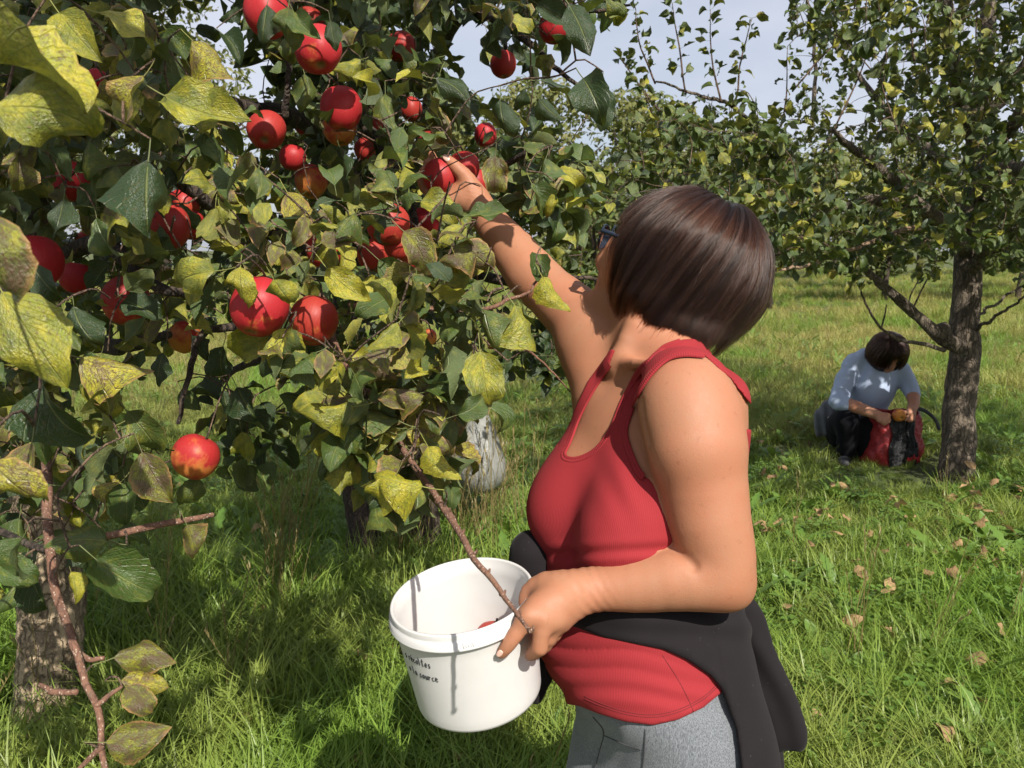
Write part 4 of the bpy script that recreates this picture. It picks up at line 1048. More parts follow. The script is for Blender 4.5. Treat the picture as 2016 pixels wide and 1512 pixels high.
# leaves that stand out one by one: x, y of the blade, length in the picture, direction of the tip (clockwise from right), kind, depth
HERO = [(85, 205, 225, 10, 'YG', .56), (70, 128, 215, 3, 'Y', .55), (250, 200, 125, 115, 'O', .80), (395, 232, 175, 33, 'YG', .95), (415, 115, 110, 38, 'O', 1.05), (258, 45, 120, 8, 'Y', .92), (150, 75, 125, 62, 'YG', .85), (245, 95, 75, 95, 'P', 1.1), (60, 70, 130, 20, 'D', 1.0),
        (285, 385, 165, 84, 'D', .80), (505, 345, 95, 40, 'Y', 0), (470, 385, 80, 25, 'Y', 0), (510, 430, 65, 60, 'M', 1.5), (588, 418, 95, 62, 'O', 0), (368, 428, 70, 60, 'G', 1.5), (455, 500, 85, 12, 'Y', 0), (550, 500, 70, 20, 'Y', 1.45), (655, 490, 88, 62, 'YG', 1.22), (362, 545, 135, 168, 'YG', 0),
        (470, 570, 95, 100, 'Y', 1.04), (562, 590, 92, 65, 'YG', 1.03), (676, 570, 105, 48, 'Y', 1.12), (490, 680, 92, 150, 'YG', 1.15), (560, 695, 112, 104, 'Y', 1.1), (612, 730, 90, 96, 'YG', 1.35), (405, 600, 90, 130, 'G', 0), (275, 605, 90, 20, 'D', 1.25), (62, 668, 235, 52, 'YG', .70),
        (-22, 510, 215, 76, 'M', .52), (218, 725, 145, 14, 'O', 1.0), (205, 800, 120, 62, 'YG', 1.05), (292, 855, 120, 58, 'P', 1.08), (195, 895, 110, 35, 'D', 1.15), (302, 945, 120, 62, 'M', 1.05), (378, 977, 78, 110, 'P', 1.35), (225, 950, 75, 165, 'O', 1.3), (152, 1056, 112, 195, 'P', 1.05), (385, 1070, 82, 78, 'M', 1.12),
        (240, 1145, 142, 32, 'G', .98), (262, 1052, 70, 5, 'G', 1.2), (285, 1275, 120, -8, 'M', .98), (272, 1382, 82, 35, 'M', .96), (272, 1462, 118, 18, 'M', .93), (285, 1340, 100, 0, 'O', .97), (30, 1128, 95, 30, 'G', 1.0), (75, 1165, 90, 60, 'D', 1.05), (22, 960, 150, 50, 'O', .66), (55, 925, 110, 80, 'M', .8), (105, 830, 150, 70, 'D', .85), (25, 1100, 90, 120, 'G', .9),
        (742, 715, 105, 14, 'M', 0), (790, 648, 85, 52, 'G', 1.3), (825, 702, 88, 82, 'G', 1.32), (902, 696, 98, 92, 'P', 0), (950, 748, 122, 80, 'YG', 1.1), (657, 725, 62, 60, 'M', 1.4), (638, 812, 118, 162, 'YG', 1.1), (738, 815, 70, 60, 'G', 1.35), (856, 775, 90, 4, 'Y', 1.25), (752, 820, 80, 78, 'YG', 1.3),
        (826, 852, 90, 86, 'O', 1.2), (768, 948, 132, 190, 'Y', 1.06), (755, 985, 105, 110, 'Y', 1.08), (866, 920, 98, 60, 'Y', 1.1), (722, 885, 95, 100, 'M', 1.2), (880, 872, 72, 70, 'M', 1.3), (925, 902, 75, 40, 'O', 1.4), (770, 1010, 108, 102, 'D', 1.1), (645, 868, 95, 150, 'D', 1.3), (890, 980, 60, 80, 'G', 1.3),
        (832, 492, 108, 52, 'M', 1.15), (942, 502, 108, 28, 'M', 1.15), (740, 430, 76, 160, 'G', 1.42), (962, 428, 82, 0, 'G', 1.5), (868, 402, 95, 8, 'YG', 1.5), (1088, 585, 92, 62, 'Y', 1.3), (1058, 525, 62, 100, 'G', 1.32), (1045, 648, 118, 62, 'YG', 1.2), (990, 648, 68, 90, 'M', 1.4), (782, 545, 98, 25, 'G', 1.25), (700, 545, 70, 30, 'P', 1.4), (905, 590, 65, 40, 'G', 1.35),
        (1066, 345, 80, 100, 'G', 1.6), (1062, 398, 80, 65, 'G', 1.6), (1086, 410, 62, 95, 'Y', 1.6), (1128, 345, 66, 20, 'Y', 1.65), (1060, 292, 62, 5, 'P', 1.7), (972, 348, 82, 95, 'M', 1.6), (760, 222, 80, 96, 'P', 1.55), (868, 242, 88, 52, 'M', 1.6), (562, 62, 96, 96, 'P', 1.27), (610, 185, 78, 70, 'P', 1.5), (596, 58, 84, 60, 'G', 1.27), (520, 45, 84, 100, 'D', 1.27), (655, 70, 60, 80, 'D', 1.29),
        (1170, 185, 122, 72, 'D', 1.2), (1148, 55, 112, 68, 'D', 1.25), (1190, 215, 90, 95, 'D', 1.35), (1110, 165, 100, 15, 'D', 1.4), (1225, 12, 70, 10, 'P', 1.7), (1090, 30, 80, 30, 'D', 1.6), (900, 165, 88, 20, 'D', 1.5), (985, 240, 92, 82, 'D', 1.4), (412, 62, 55, 20, 'D', 1.9), (462, 88, 75, 40, 'D', 1.6), (445, 30, 60, 150, 'D', 1.8), (1015, 200, 60, 130, 'D', 1.7), (1080, 220, 62, 60, 'D', 1.7),
        (445, 805, 75, 85, 'D', 1.5), (485, 800, 85, 70, 'D', 1.4), (512, 840, 70, 30, 'D', 1.5), (484, 885, 72, 80, 'YG', 1.5), (530, 815, 60, 40, 'D', 1.6), (370, 790, 55, 60, 'G', 1.6), (430, 720, 80, 100, 'D', 1.5), (395, 690, 70, 60, 'D', 1.5), (310, 730, 75, 110, 'D', 1.4),
        (230, 350, 90, 150, 'P', 1.25), (180, 395, 85, 60, 'G', 1.2), (110, 300, 100, 30, 'G', 1.1), (160, 320, 90, 110, 'P', 1.1), (120, 430, 90, 80, 'D', 1.1), (200, 470, 100, 70, 'G', 1.1), (90, 560, 100, 40, 'D', 1.1), (190, 540, 80, 150, 'D', 1.3), (330, 470, 70, 50, 'G', 1.4), (150, 640, 110, 60, 'D', 1.0)]
RC = unit(RGT)
for x, y, px_, ang, kd, d in HERO:
    L = .078
    if not d: d = min(2.2, max(.6, L * F_PX / px_))
    L = px_ * d / F_PX * .98
    a = math.radians(ang + g.normal(0, 6))
    m = unit(RGT * math.cos(a) - UPC * math.sin(a) - FWD * g.normal(.1, .22))
    n = unit(-FWD * .8 + np.array((0, 0, .45)) + TOSUN * (.5 if kd in ('Y', 'YG', 'O', 'P', 'M') else -.1) + g.normal(0, .22, 3))
    if (x, y) == (70, 128): n = unit(UPC - FWD * .42)
    c_ = P(x, y, d); o_ = c_ - m * L * .84
    T = TA if (x < 430 and y < 480) or (x < 330) or (y > 930 and x < 450) else TB
    if (x, y) in ((395, 232), (415, 115)): T = TA
    T.fol.leaf(o_, m, n, L, TINT[kd], 2); T.fol.ends.append(o_)

# ------------------------------------------------------------------ apples
def apple_mesh(seed, yellow=.0):
    g = np.random.default_rng(seed); n, seg = 22, 28
    t = np.linspace(0, np.pi, n)
    el = g.uniform(.98, 1.1)
    r = np.sin(t) ** .92 * (1 + .05 * np.cos(t)) ; z = np.cos(t) * el * 1.0
    z = z - .34 * np.exp(-(r / .22) ** 2) * (t < 1.2) + .20 * np.exp(-(r / .17) ** 2) * (t > 1.9)
    r = np.maximum(r, .002)
    a = np.linspace(0, 2 * np.pi, seg, endpoint=False)
    R = r[:, None] * (1 + .034 * np.cos(5 * a + g.uniform(0, 6))[None] * (.4 - .6 * np.cos(t))[:, None] +   .045 * np.cos(a + g.uniform(0, 6))[None] + .03 * np.cos(2 * a + g.uniform(0, 6))[None])
    V = np.stack([R * np.cos(a), R * np.sin(a), z[:, None] + 0 * R], -1).reshape(-1, 3)
    i, j = np.meshgrid(np.arange(n - 1), np.arange(seg), indexing='ij'); j2 = (j + 1) % seg
    Q = np.stack([i * seg + j, (i + 1) * seg + j, (i + 1) * seg + j2, i * seg + j2], -1).reshape(-1, 4)
    return mesh_np('apple', V, quads=Q)
s = NM('apple_skin'); oi = s.n.new('ShaderNodeObjectInfo'); c = s.coord('Object')
sx = s.n.new('ShaderNodeSeparateXYZ'); s.l.new(c, sx.inputs[0])
of = s.node('VectorMath', {'operation': 'ADD'}); s.l.new(c, of.inputs[0])
cb = s.node('CombineXYZ', X=s.math('MULTIPLY', oi.outputs['Random'], 17.0), Y=s.math('MULTIPLY', oi.outputs['Random'], 43.0), Z=0.0); s.l.new(cb.outputs[0], of.inputs[1])
p = of.outputs[0]
rad = s.node('VectorMath', {'operation': 'NORMALIZE'}); s.l.new(s.mapping(c, (1, 1, 0.001)), rad.inputs[0])
stk = s.noise(s.mapping(rad.outputs[0], (1, 1, 1)), 9, 5, .7); big = s.noise(p, 1.3, 3, .55); fine = s.noise(s.mapping(p, (1, 1, .3)), 14, 4, .65)
sc = s.n.new('ShaderNodeSeparateColor'); s.l.new(oi.outputs['Color'], sc.inputs[0])
red = s.mix(s.math('MULTIPLY_ADD', stk, .6, s.math('MULTIPLY', fine, .4)), (.47, .022, .030), (.25, .008, .016))
red = s.mix(s.math('MULTIPLY', sc.outputs[1], .8), red, s.mix(stk, (.42, .060, .030), (.22, .016, .014)))
und = s.mix(fine, (.50, .30, .05), (.55, .12, .035))
ylw = s.math('MULTIPLY_ADD', s.math('SUBTRACT', s.math('ADD', big, s.math('MULTIPLY_ADD', sx.outputs[2], -.18, s.math('MULTIPLY', fine, .4))), s.math('MULTIPLY_ADD', sc.outputs[0], -.55, .98)), 3.0, 0.0, clamp=True)
col = s.mix(ylw, red, und)
vo = s.node('TexVoronoi', Scale=9.0); s.l.new(p, vo.inputs['Vector'])
col = s.mix(s.ramp(vo.outputs['Distance'], (.06, .55), (.10, 0.0)), col, (.55, .33, .18))
rr2 = s.node('VectorMath', {'operation': 'LENGTH'}); s.l.new(s.mapping(c, (1, 1, .0001)), rr2.inputs[0])
col = s.mix(s.ramp(rr2.outputs['Value'], (.10, .9), (.30, 0.0)), col, (.17, .12, .04))
bl = s.bsdf(Base_Color=col, Roughness=s.ramp(fine, (.3, .40), (.7, .56)), Normal=s.bump(fine, .05, .01))
bl.inputs['Specular IOR Level'].default_value = .28
bl.inputs['Subsurface Weight'].default_value = .06; bl.inputs['Subsurface Radius'].default_value = (.5, .12, .05); bl.inputs['Subsurface Scale'].default_value = .2
M_APPLE = s.end(bl)
s = NM('apple_calyx'); M_CALYX = s.end(s.bsdf(Base_Color=(.03, .02, .012), Roughness=.9))
APPLE_ME = [apple_mesh(q) for q in range(7)]
for me in APPLE_ME: me.materials.append(M_APPLE)
mb = MB(); tube(mb, catmull([(0, 0, .52), (.03, .02, .8), (.12, .05, 1.15)], 6), [.045, .04, .035, .035, .04, .055], 6); STEM_ME = mb.mesh('stem'); STEM_ME.materials.append(M_TWIG)
mb = MB()
for q in range(5):
    a_ = q * 1.257; blade(mb, np.random.default_rng(q), np.array((.05 * math.cos(a_), .05 * math.sin(a_), -.69)), -.16, .09, .7, a_, 2)
CALYX_ME = mb.mesh('calyx'); CALYX_ME.materials.append(M_CALYX)
def make_apple(loc, R, seed, tilt, yel, label, group='apples hanging on the branches', stem=True, yawr=None):
    g2 = np.random.default_rng(seed + 300)
    a = bpy.data.objects.new('apple', APPLE_ME[seed % len(APPLE_ME)]); COL.objects.link(a)
    a.location = loc; a.scale = (R, R, R)
    yaw = g2.uniform(0, 6.28)
    M = Euler((math.radians(-tilt), math.radians(g2.normal(0, 10)), 0)).to_matrix() @ Euler((0, 0, yaw)).to_matrix()
    a.rotation_euler = M.to_euler(); a.color = (yel, g2.uniform(0, 1) ** 1.5, 0, 1)
    tag(a, label, 'apple', group)
    for nm, me in ((('stem', STEM_ME),) if stem else ()) + (('calyx', CALYX_ME),):
        c_ = bpy.data.objects.new(nm, me); COL.objects.link(c_); c_.parent = a
    return a, np.array(M @ Vector((.12, .05, 1.15))) * R + np.array(loc)
endsA, endsB = [], []
for q, (x, y, dia, d, tilt, yel, lb) in enumerate(APPLES):
    if not d: d = .079 * F_PX / dia
    R = dia / 2 / F_PX * d * 1.02
    _, top = make_apple(tuple(P(x, y, d)), R, q, tilt, yel, lb)
    (endsA if x < 330 else endsB).append(top)
a_h, top = make_apple(tuple(APPLE_H), .0375, 50, 35, .08, 'red apple held in the fingers of the raised hand', 'apples hanging on the branches'); endsB.append(top)
TA.twigs(M_TWIG, TA.fol.ends + endsA, .9, .0015, g); TB.twigs(M_TWIG, TB.fol.ends + endsB, .9, .0015, g)
TA.fol.finish(300); TB.fol.finish(300)

# ------------------------------------------------------------------ the woman picking the apple
def skin_mat(name, base, red, vein=1.0):
    s = NM(name); c = s.coord('Object')
    n1 = s.noise(c, 9, 4, .6); n2 = s.noise(c, 48, 4, .65); n3 = s.noise(c, 420, 2, .6)
    col = s.mix(s.ramp(n1, (.35, 0.0), (.7, 1.0)), base, red)
    spots = s.ramp(s.noise(c, 95, 2, .5), (.64, 0.0), (.74, .32))
    col = s.mix(spots, col, (base[0] * .62, base[1] * .5, base[2] * .42))
    col = s.mix(s.math('MULTIPLY', s.ramp(n2, (.4, 0.0), (.65, 1.0)), .3), col, (base[0] * 1.05, base[1] * .86, base[2] * .78))
    cr = s.node('TexWave', {'wave_type': 'BANDS', 'bands_direction': 'Z'}, Scale=9, Distortion=9, Detail=4)
    cr.inputs['Detail Scale'].default_value = 2.5
    s.l.new(c, cr.inputs['Vector'])
    h = s.math('ADD', s.math('MULTIPLY', n3, .5), s.math('MULTIPLY', n2, .6))
    h = s.math('ADD', h, s.math('MULTIPLY', cr.outputs['Fac'], .12))
    vo = s.node('TexVoronoi', Scale=700); s.l.new(c, vo.inputs['Vector'])
    h = s.math('ADD', h, s.math('MULTIPLY', vo.outputs[0], .5))
    b = s.bsdf(Base_Color=col, Roughness=s.ramp(n2, (.3, .50), (.7, .64)), Normal=s.bump(h, .17, .003))
    b.inputs['Subsurface Weight'].default_value = .12
    b.inputs['Subsurface Radius'].default_value = (.012, .004, .002)
    b.inputs['Subsurface Scale'].default_value = .5
    b.inputs['Specular IOR Level'].default_value = .36
    return s.end(b)

def fabric_rib(name, col, dark, freq, axis='X', strength=.5, fuzz=.0):
    s = NM(name); c = s.coord('Object')
    uvn = s.n.new('ShaderNodeAttribute'); uvn.attribute_name = 'rib'
    w = s.node('TexWave', {'wave_type': 'BANDS', 'bands_direction': axis}, Scale=freq, Distortion=.35, Detail=1)
    s.l.new(uvn.outputs['Vector'], w.inputs['Vector'])
    n = s.noise(c, 340, 2, .6); n2 = s.noise(c, 6, 3, .55)
    colr = s.mix(s.ramp(w.outputs['Fac'], (.15, 1.0), (.5, 0.0)), col, dark)
    colr = s.mix(s.math('MULTIPLY', n2, .35), colr, tuple(x * .8 for x in col))
    h = s.math('ADD', s.math('MULTIPLY', w.outputs['Fac'], 1.0), s.math('MULTIPLY', n, .35))
    b = s.bsdf(Base_Color=colr, Roughness=.85, Normal=s.bump(h, strength, .0015))
    b.inputs['Sheen Weight'].default_value = .08
    b.inputs['Sheen Roughness'].default_value = .5
    b.inputs['Sheen Tint'].default_value = (*[min(1, x * 1.6 + .1) for x in col], 1)
    b.inputs['Specular IOR Level'].default_value = .2
    return s.end(b)

def heather_mat(name, a, bcol, str_=(1, 1, 7), rot=(0, 0, 0)):
    s = NM(name); c = s.mapping(s.coord('Object'), str_, rot)
    n = s.noise(c, 130, 3, .7); m = s.noise(s.coord('Object'), 700, 2, .6)
    f = s.ramp(s.math('ADD', s.math('MULTIPLY', n, .7), s.math('MULTIPLY', m, .3)), (.4, 0.0), (.6, 1.0))
    b = s.bsdf(Base_Color=s.mix(f, a, bcol), Roughness=.9, Normal=s.bump(m, .3, .001))
    b.inputs['Sheen Weight'].default_value = .2
    b.inputs['Specular IOR Level'].default_value = .2
    return s.end(b)

def fleece_mat(name, col):
    s = NM(name); c = s.coord('Object')
    n = s.noise(c, 900, 2, .7); m = s.noise(c, 14, 3, .6)
    lint = s.ramp(s.noise(s.mapping(c, (1, 1, 3)), 160, 2, .5), (.755, 0.0), (.775, .4))
    colr = s.mix(lint, s.mix(m, col, tuple(x * 1.5 for x in col)), (.25, .24, .25))
    b = s.bsdf(Base_Color=colr, Roughness=.95, Normal=s.bump(n, .35, .001))
    b.inputs['Sheen Weight'].default_value = .06
    b.inputs['Sheen Roughness'].default_value = .4
    b.inputs['Specular IOR Level'].default_value = .08
    return s.end(b)

M_SKIN = skin_mat('tanned_skin', (.355, .168, .094), (.37, .15, .082))
M_TANK = fabric_rib('red_rib_knit', (.285, .024, .029), (.245, .020, .025), 140, 'X', .22)
M_TRIM = fabric_rib('red_trim_knit', (.30, .026, .031), (.23, .02, .025), 95, 'X', .35)
M_PANTS = heather_mat('grey_heather', (.07, .075, .083), (.215, .23, .25), (9, 9, 1), (0, .25, 0))
M_JACKET = fleece_mat('black_fleece', (.0135, .0115, .0125))

YAW = math.radians(30)
W_F = np.array((-math.cos(YAW), -math.sin(YAW), 0)); W_L = np.array((math.sin(YAW), -math.cos(YAW), 0))
TOCAM = unit(np.array((-.12, -1, .25)))

# trunk sections: (x px, y px, depth, half width, front, back)
SEC = [(1300, 1640, 1.33, .165, .125, .135), (1302, 1500, 1.33, .178, .110, .14), (1298, 1400, 1.33, .178, .124, .140),
       (1272, 1290, 1.33, .172, .158, .140), (1260, 1180, 1.33, .158, .146, .130), (1250, 1090, 1.33, .150, .128, .135),
       (1258, 1000, 1.33, .152, .118, .145), (1272, 900, 1.33, .156, .112, .145), (1290, 810, 1.33, .158, .096, .125),
       (1302, 740, 1.345, .150, .075, .095), (1300, 700, 1.365, .085, .058, .070), (1298, 650, 1.37, .06, .05, .06)]
_sp = np.array([np.r_[P(*s[:3]), s[3:]] for s in SEC])
_sd = catmull(_sp, 160)
_o = np.argsort(_sd[:, 2]); _sd = _sd[_o]
def torso_fn(p):
    z = p[:, 2]
    q = [np.interp(z, _sd[:, 2], _sd[:, k]) for k in (0, 1, 3, 4, 5)]
    dx, dy = p[:, 0] - q[0], p[:, 1] - q[1]
    l = dx * W_L[0] + dy * W_L[1]; f = dx * W_F[0] + dy * W_F[1]
    b = np.where(f > 0, q[3], q[4])
    e = 2.25
    n = ((np.abs(l) / q[2]) ** e + (np.abs(f) / b) ** e) ** (1 / e)
    d = (n - 1) * np.minimum(q[2], b) * .95
    return smax(smax(d, z - _sd[-1, 2], .02), _sd[0, 2] - z, .02)
def axis_at(z):
    return np.stack([np.interp(z, _sd[:, 2], _sd[:, 0]), np.interp(z, _sd[:, 2], _sd[:, 1])], -1)

def torso_pt(y, l, f):
    z = P(1280, y, 1.33)[2]; a = axis_at(np.array([z]))[0]
    return np.array((a[0], a[1], z)) + W_L * l + W_F * f

SH_L = P(1352, 778, 1.185); SH_R = P(1212, 700, 1.45)
trunk = Shape()
trunk.put(torso_fn, _sd[:, :3].min(0) - .2, _sd[:, :3].max(0) + .2, .02)
trunk.ball(torso_pt(985, .078, .066), (.072, .078, .076), k=.05)
trunk.ball(torso_pt(985, -.078, .062), (.072, .078, .076), k=.05)
trunk.ball(torso_pt(1018, .082, .099), (.052, .055, .050), k=.05)
trunk.ball(torso_pt(1018, -.082, .093), (.052, .055, .050), k=.05)
trunk.limb([P(1316, 694, 1.34), P(1345, 744, 1.25), SH_L], [.034, .036, .052], k=.04, n=5)
trunk.limb([P(1270, 680, 1.38), P(1235, 700, 1.43), SH_R], [.045, .045, .05], k=.04, n=5)
trunk.limb([P(1300, 740, 1.345), P(1288, 660, 1.375), P(1298, 590, 1.39)], [.062, .054, .056], k=.04, n=5)
# collar bones and the neck muscle
trunk.limb([P(1215, 716, 1.335), P(1262, 716, 1.25), P(1335, 722, 1.19)], [.008, .007, .008], k=.03, n=6)
trunk.limb([P(1207, 722, 1.33), P(1240, 655, 1.325), P(1285, 590, 1.335)], [.006, .008, .010], k=.03, n=6)

body = Shape(); body.items = list(trunk.items)
arm_n = Shape(); arm_f = Shape()
# near arm
EL_L = P(1414, 1136, 1.15); WR_L = P(1146, 1163, 1.165)
arm_n.limb([SH_L, P(1372, 850, 1.165), P(1392, 1000, 1.15), P(1412, 1090, 1.15), EL_L], [.060, .063, .0555, .049, .045], k=.01, n=10)
arm_n.limb([EL_L, P(1345, 1138, 1.15), P(1260, 1150, 1.16), P(1190, 1158, 1.165), WR_L], [.0455, .0425, .0375, .0300, .0265], k=.013, n=10)
arm_n.ball(P(1448, 1160, 1.155), (.020, .020, .022), k=.03)
_al, _ah = arm_n.bounds()
body.limb([SH_L, P(1372, 850, 1.165), P(1390, 960, 1.152)], [.060, .063, .055], k=.034, n=4)
body.put(lambda p: arm_n(p), _al, _ah, .006)
body.limb([P(1345, 800, 1.165), P(1362, 880, 1.14)], [.052, .05], k=.04)
# hand on the rim of the bucket
hk = .006
body.limb([WR_L, P(1100, 1180, 1.145), P(1066, 1203, 1.128)], [.0262, .0285, .0240], k=.02, n=5)
body.limb([P(1112, 1190, 1.150), P(1098, 1218, 1.138)], [.026, .021], k=.02)
body.limb([P(1092, 1190, 1.13), P(1044, 1212, 1.118), P(1034, 1222, 1.112)], [.021, .0165, .0135], k=.016, n=4)
body.limb([P(1035, 1220, 1.112), P(1013, 1252, 1.110), P(999, 1272, 1.112), P(987, 1287, 1.117)], [.0122, .0104, .0094, .0074], k=hk, n=8)
body.limb([P(1074, 1222, 1.120), P(1066, 1245, 1.108), P(1062, 1274, 1.112)], [.0132, .0115, .0108], k=hk, n=5)
body.limb([P(1062, 1274, 1.112), P(1050, 1285, 1.122), P(1042, 1291, 1.130)], [.0112, .0098, .0078], k=.006, n=4)
body.limb([P(1088, 1226, 1.130), P(1082, 1250, 1.128), P(1070, 1272, 1.140), P(1058, 1282, 1.150)], [.0135, .012, .0105, .0085], k=hk, n=6)
body.limb([P(1102, 1222, 1.145), P(1094, 1244, 1.150), P(1080, 1262, 1.162), P(1070, 1268, 1.172)], [.0125, .0105, .0095, .008], k=hk, n=6)
body.limb([P(1120, 1160, 1.155), P(1075, 1152, 1.165), P(1044, 1166, 1.172), P(1034, 1186, 1.172)], [.021, .0185, .0135, .0105], k=.018, n=7)
for kx, ky, kd_, kr in ((1043, 1211, 1.104, .0075), (1072, 1220, 1.105, .0085), (1094, 1224, 1.116, .0085)):
    body.ball(P(kx, ky, kd_), kr, k=.018)
# raised arm and the hand round the apple
EL_R = P(1052, 548, 1.60); WR_R = P(944, 410, 1.71)
arm_f.limb([SH_R, P(1180, 665, 1.475), P(1115, 605, 1.54), EL_R], [.054, .060, .052, .044], k=.04, n=9)
arm_f.limb([EL_R, P(1015, 500, 1.635), P(980, 455, 1.675), WR_R], [.0445, .044, .036, .0285], k=.03, n=9)
arm_f.limb([P(1150, 690, 1.475), P(1190, 760, 1.42)], [.04, .05], k=.05)
body.items += arm_f.items

body.limb([WR_R, P(926, 392, 1.715), P(906, 384, 1.72)], [.0285, .033, .030], k=.02, n=4)
body.limb([P(935, 388, 1.70), P(918, 352, 1.695), P(898, 330, 1.690), P(880, 313, 1.693)], [.024, .0172, .0132, .0095], k=.016, n=8)
body.limb([P(905, 392, 1.705), P(880, 398, 1.705), P(862, 396, 1.71)], [.024, .017, .012], k=.014, n=5)
for dx, dy, dd in ((0, 0, 0), (6, -14, .018), (14, -30, .028), (24, -46, .030)):
    body.limb([P(896 + dx * .3, 384 + dy * .4, 1.732 + dd * .6), P(868 + dx, 392 + dy, 1.752 + dd * .55), P(838 + dx, 374 + dy, 1.762 + dd * .3), P(826 + dx, 350 + dy, 1.752 + dd * .2)],
              [.0135, .0118, .0105, .0082], k=.01, n=8)

# head: frame of the turned and tilted face
H_F = unit(np.array((-.88, .36, .27))); H_L = unit(np.cross((0, 0, 1), H_F)); H_U = np.cross(H_F, H_L)
HC = P(1321, 513, 1.400)
AX = np.array((H_F, H_L, H_U))
def HP(f, l, u): return HC + H_F * f + H_L * l + H_U * u
body.ball(HC, (.102, .076, .098), AX, k=.03)
body.ball(HP(.035, 0, -.035), (.078, .068, .085), AX, k=.03)
body.ball(HP(.092, 0, -.106), (.021, .020, .018), AX, k=.035)                     # chin
body.limb([HP(-.005, .056, -.052), HP(.035, .050, -.092), HP(.090, .012, -.110)], [.020, .018, .015], k=.03, n=6)
body.limb([HP(-.005, -.056, -.052), HP(.035, -.050, -.092), HP(.090, -.012, -.110)], [.020, .018, .015], k=.03, n=6)
body.limb([HP(.0, 0, -.07), HP(.07, 0, -.088)], [.045, .032], k=.03)
body.ball(HP(.070, .040, -.035), (.026, .024, .026), AX, k=.03); body.ball(HP(.070, -.040, -.035), (.026, .024, .026), AX, k=.03)
body.limb([HP(.098, 0, .012), HP(.118, 0, -.030), HP(.112, 0, -.042)], [.009, .013, .012], k=.018, n=5)   # nose
for s_ in (-1, 1):
    body.ball(HP(.098, s_ * .031, .012), (.014, .018, .011), AX, k=.014, sub=True)   # eye sockets
    body.ball(HP(.086, s_ * .031, .010), (.012, .013, .012), AX, k=.004)
    body.limb([HP(-.010, s_ * .073, .018), HP(-.020, s_ * .083, .0), HP(-.008, s_ * .077, -.03)], [.009, .010, .008], k=.01, n=5)  # ears
body.limb([HP(.103, -.022, -.066), HP(.110, 0, -.064), HP(.103, .022, -.066)], [.005, .0075, .005], k=.008, n=5)
body.limb([HP(.101, -.020, -.075), HP(.107, 0, -.076), HP(.101, .020, -.075)], [.005, .0085, .005], k=.008, n=5)

# creases inside the elbow and at the front of the armpit
def cast(fn, px, off=0.0, t0=1.0, t1=1.9, n=60, k=.8):
    """where lines of sight meet a form (several at once)"""
    px = np.asarray(px, float)
    r = FWD + np.outer((px[:, 0] - 1008) / F_PX, RGT) + np.outer((756 - px[:, 1]) / F_PX, UPC)
    t = np.full(len(px), t0)
    for _ in range(n):
        d = fn(CAM + r * t[:, None]) - off
        t = np.minimum(t + d * k, t1 + .1)
    ok = (t < t1) & (np.abs(d) < 1e-3)
    return (CAM + r * t[:, None])[ok]
for line, r_ in (([(1306, 1072), (1328, 1084), (1350, 1100), (1366, 1116)], .0042), ([(1263, 795), (1267, 830), (1277, 872)], .0032)):
    W = cast(body, line, 0, .95)
    if len(W) > 2: body.limb(W, np.linspace(r_ * .6, r_, len(W)), k=.010, n=7, sub=True)
# skin folds: wrist creases and the inside of the elbow
_wr = unit(WR_L - EL_L)
def body_field(p, a=None, b=None):
    d = body(p, a, b)
    q = p - WR_L
    if a is None or (np.all(a < WR_L + .09) and np.all(b > WR_L - .09)):
        r = np.sqrt((q * q).sum(1)); m = np.exp(-(r / .035) ** 2)
        t = q @ unit(_wr + np.array((0, 0, -.55)))
        d = d + m * .0019 * np.cos(t * 2 * np.pi / .0115)
    q2 = p - P(1350, 1098, 1.09)
    r2 = np.sqrt((q2 * q2).sum(1))
    d = d + .006 * np.exp(-(r2 / .018) ** 2)
    q3 = p - P(928, 372, 1.66)
    if a is None or (np.all(a < P(928, 372, 1.66) + .08) and np.all(b > P(928, 372, 1.66) - .08)):
        m = np.exp(-((q3 * q3).sum(1) / .026 ** 2)); d = d + m * .0009 * np.cos((q3 @ unit((.3, 0, 1.0))) * 2 * np.pi / .008)
    return d

woman = empty('person', (axis_at(np.array([.8]))[0][0], axis_at(np.array([.8]))[0][1], 0))
tag(woman, 'person in a red tank top reaching up for an apple and holding a white bucket', 'person')
_lo, _hi = body.bounds()
_lo[2] = P(1300, 1270, 1.33)[2]
W_BODY = skin_field('body', body_field, _lo, _hi, .003, M_SKIN, woman, relax=1)

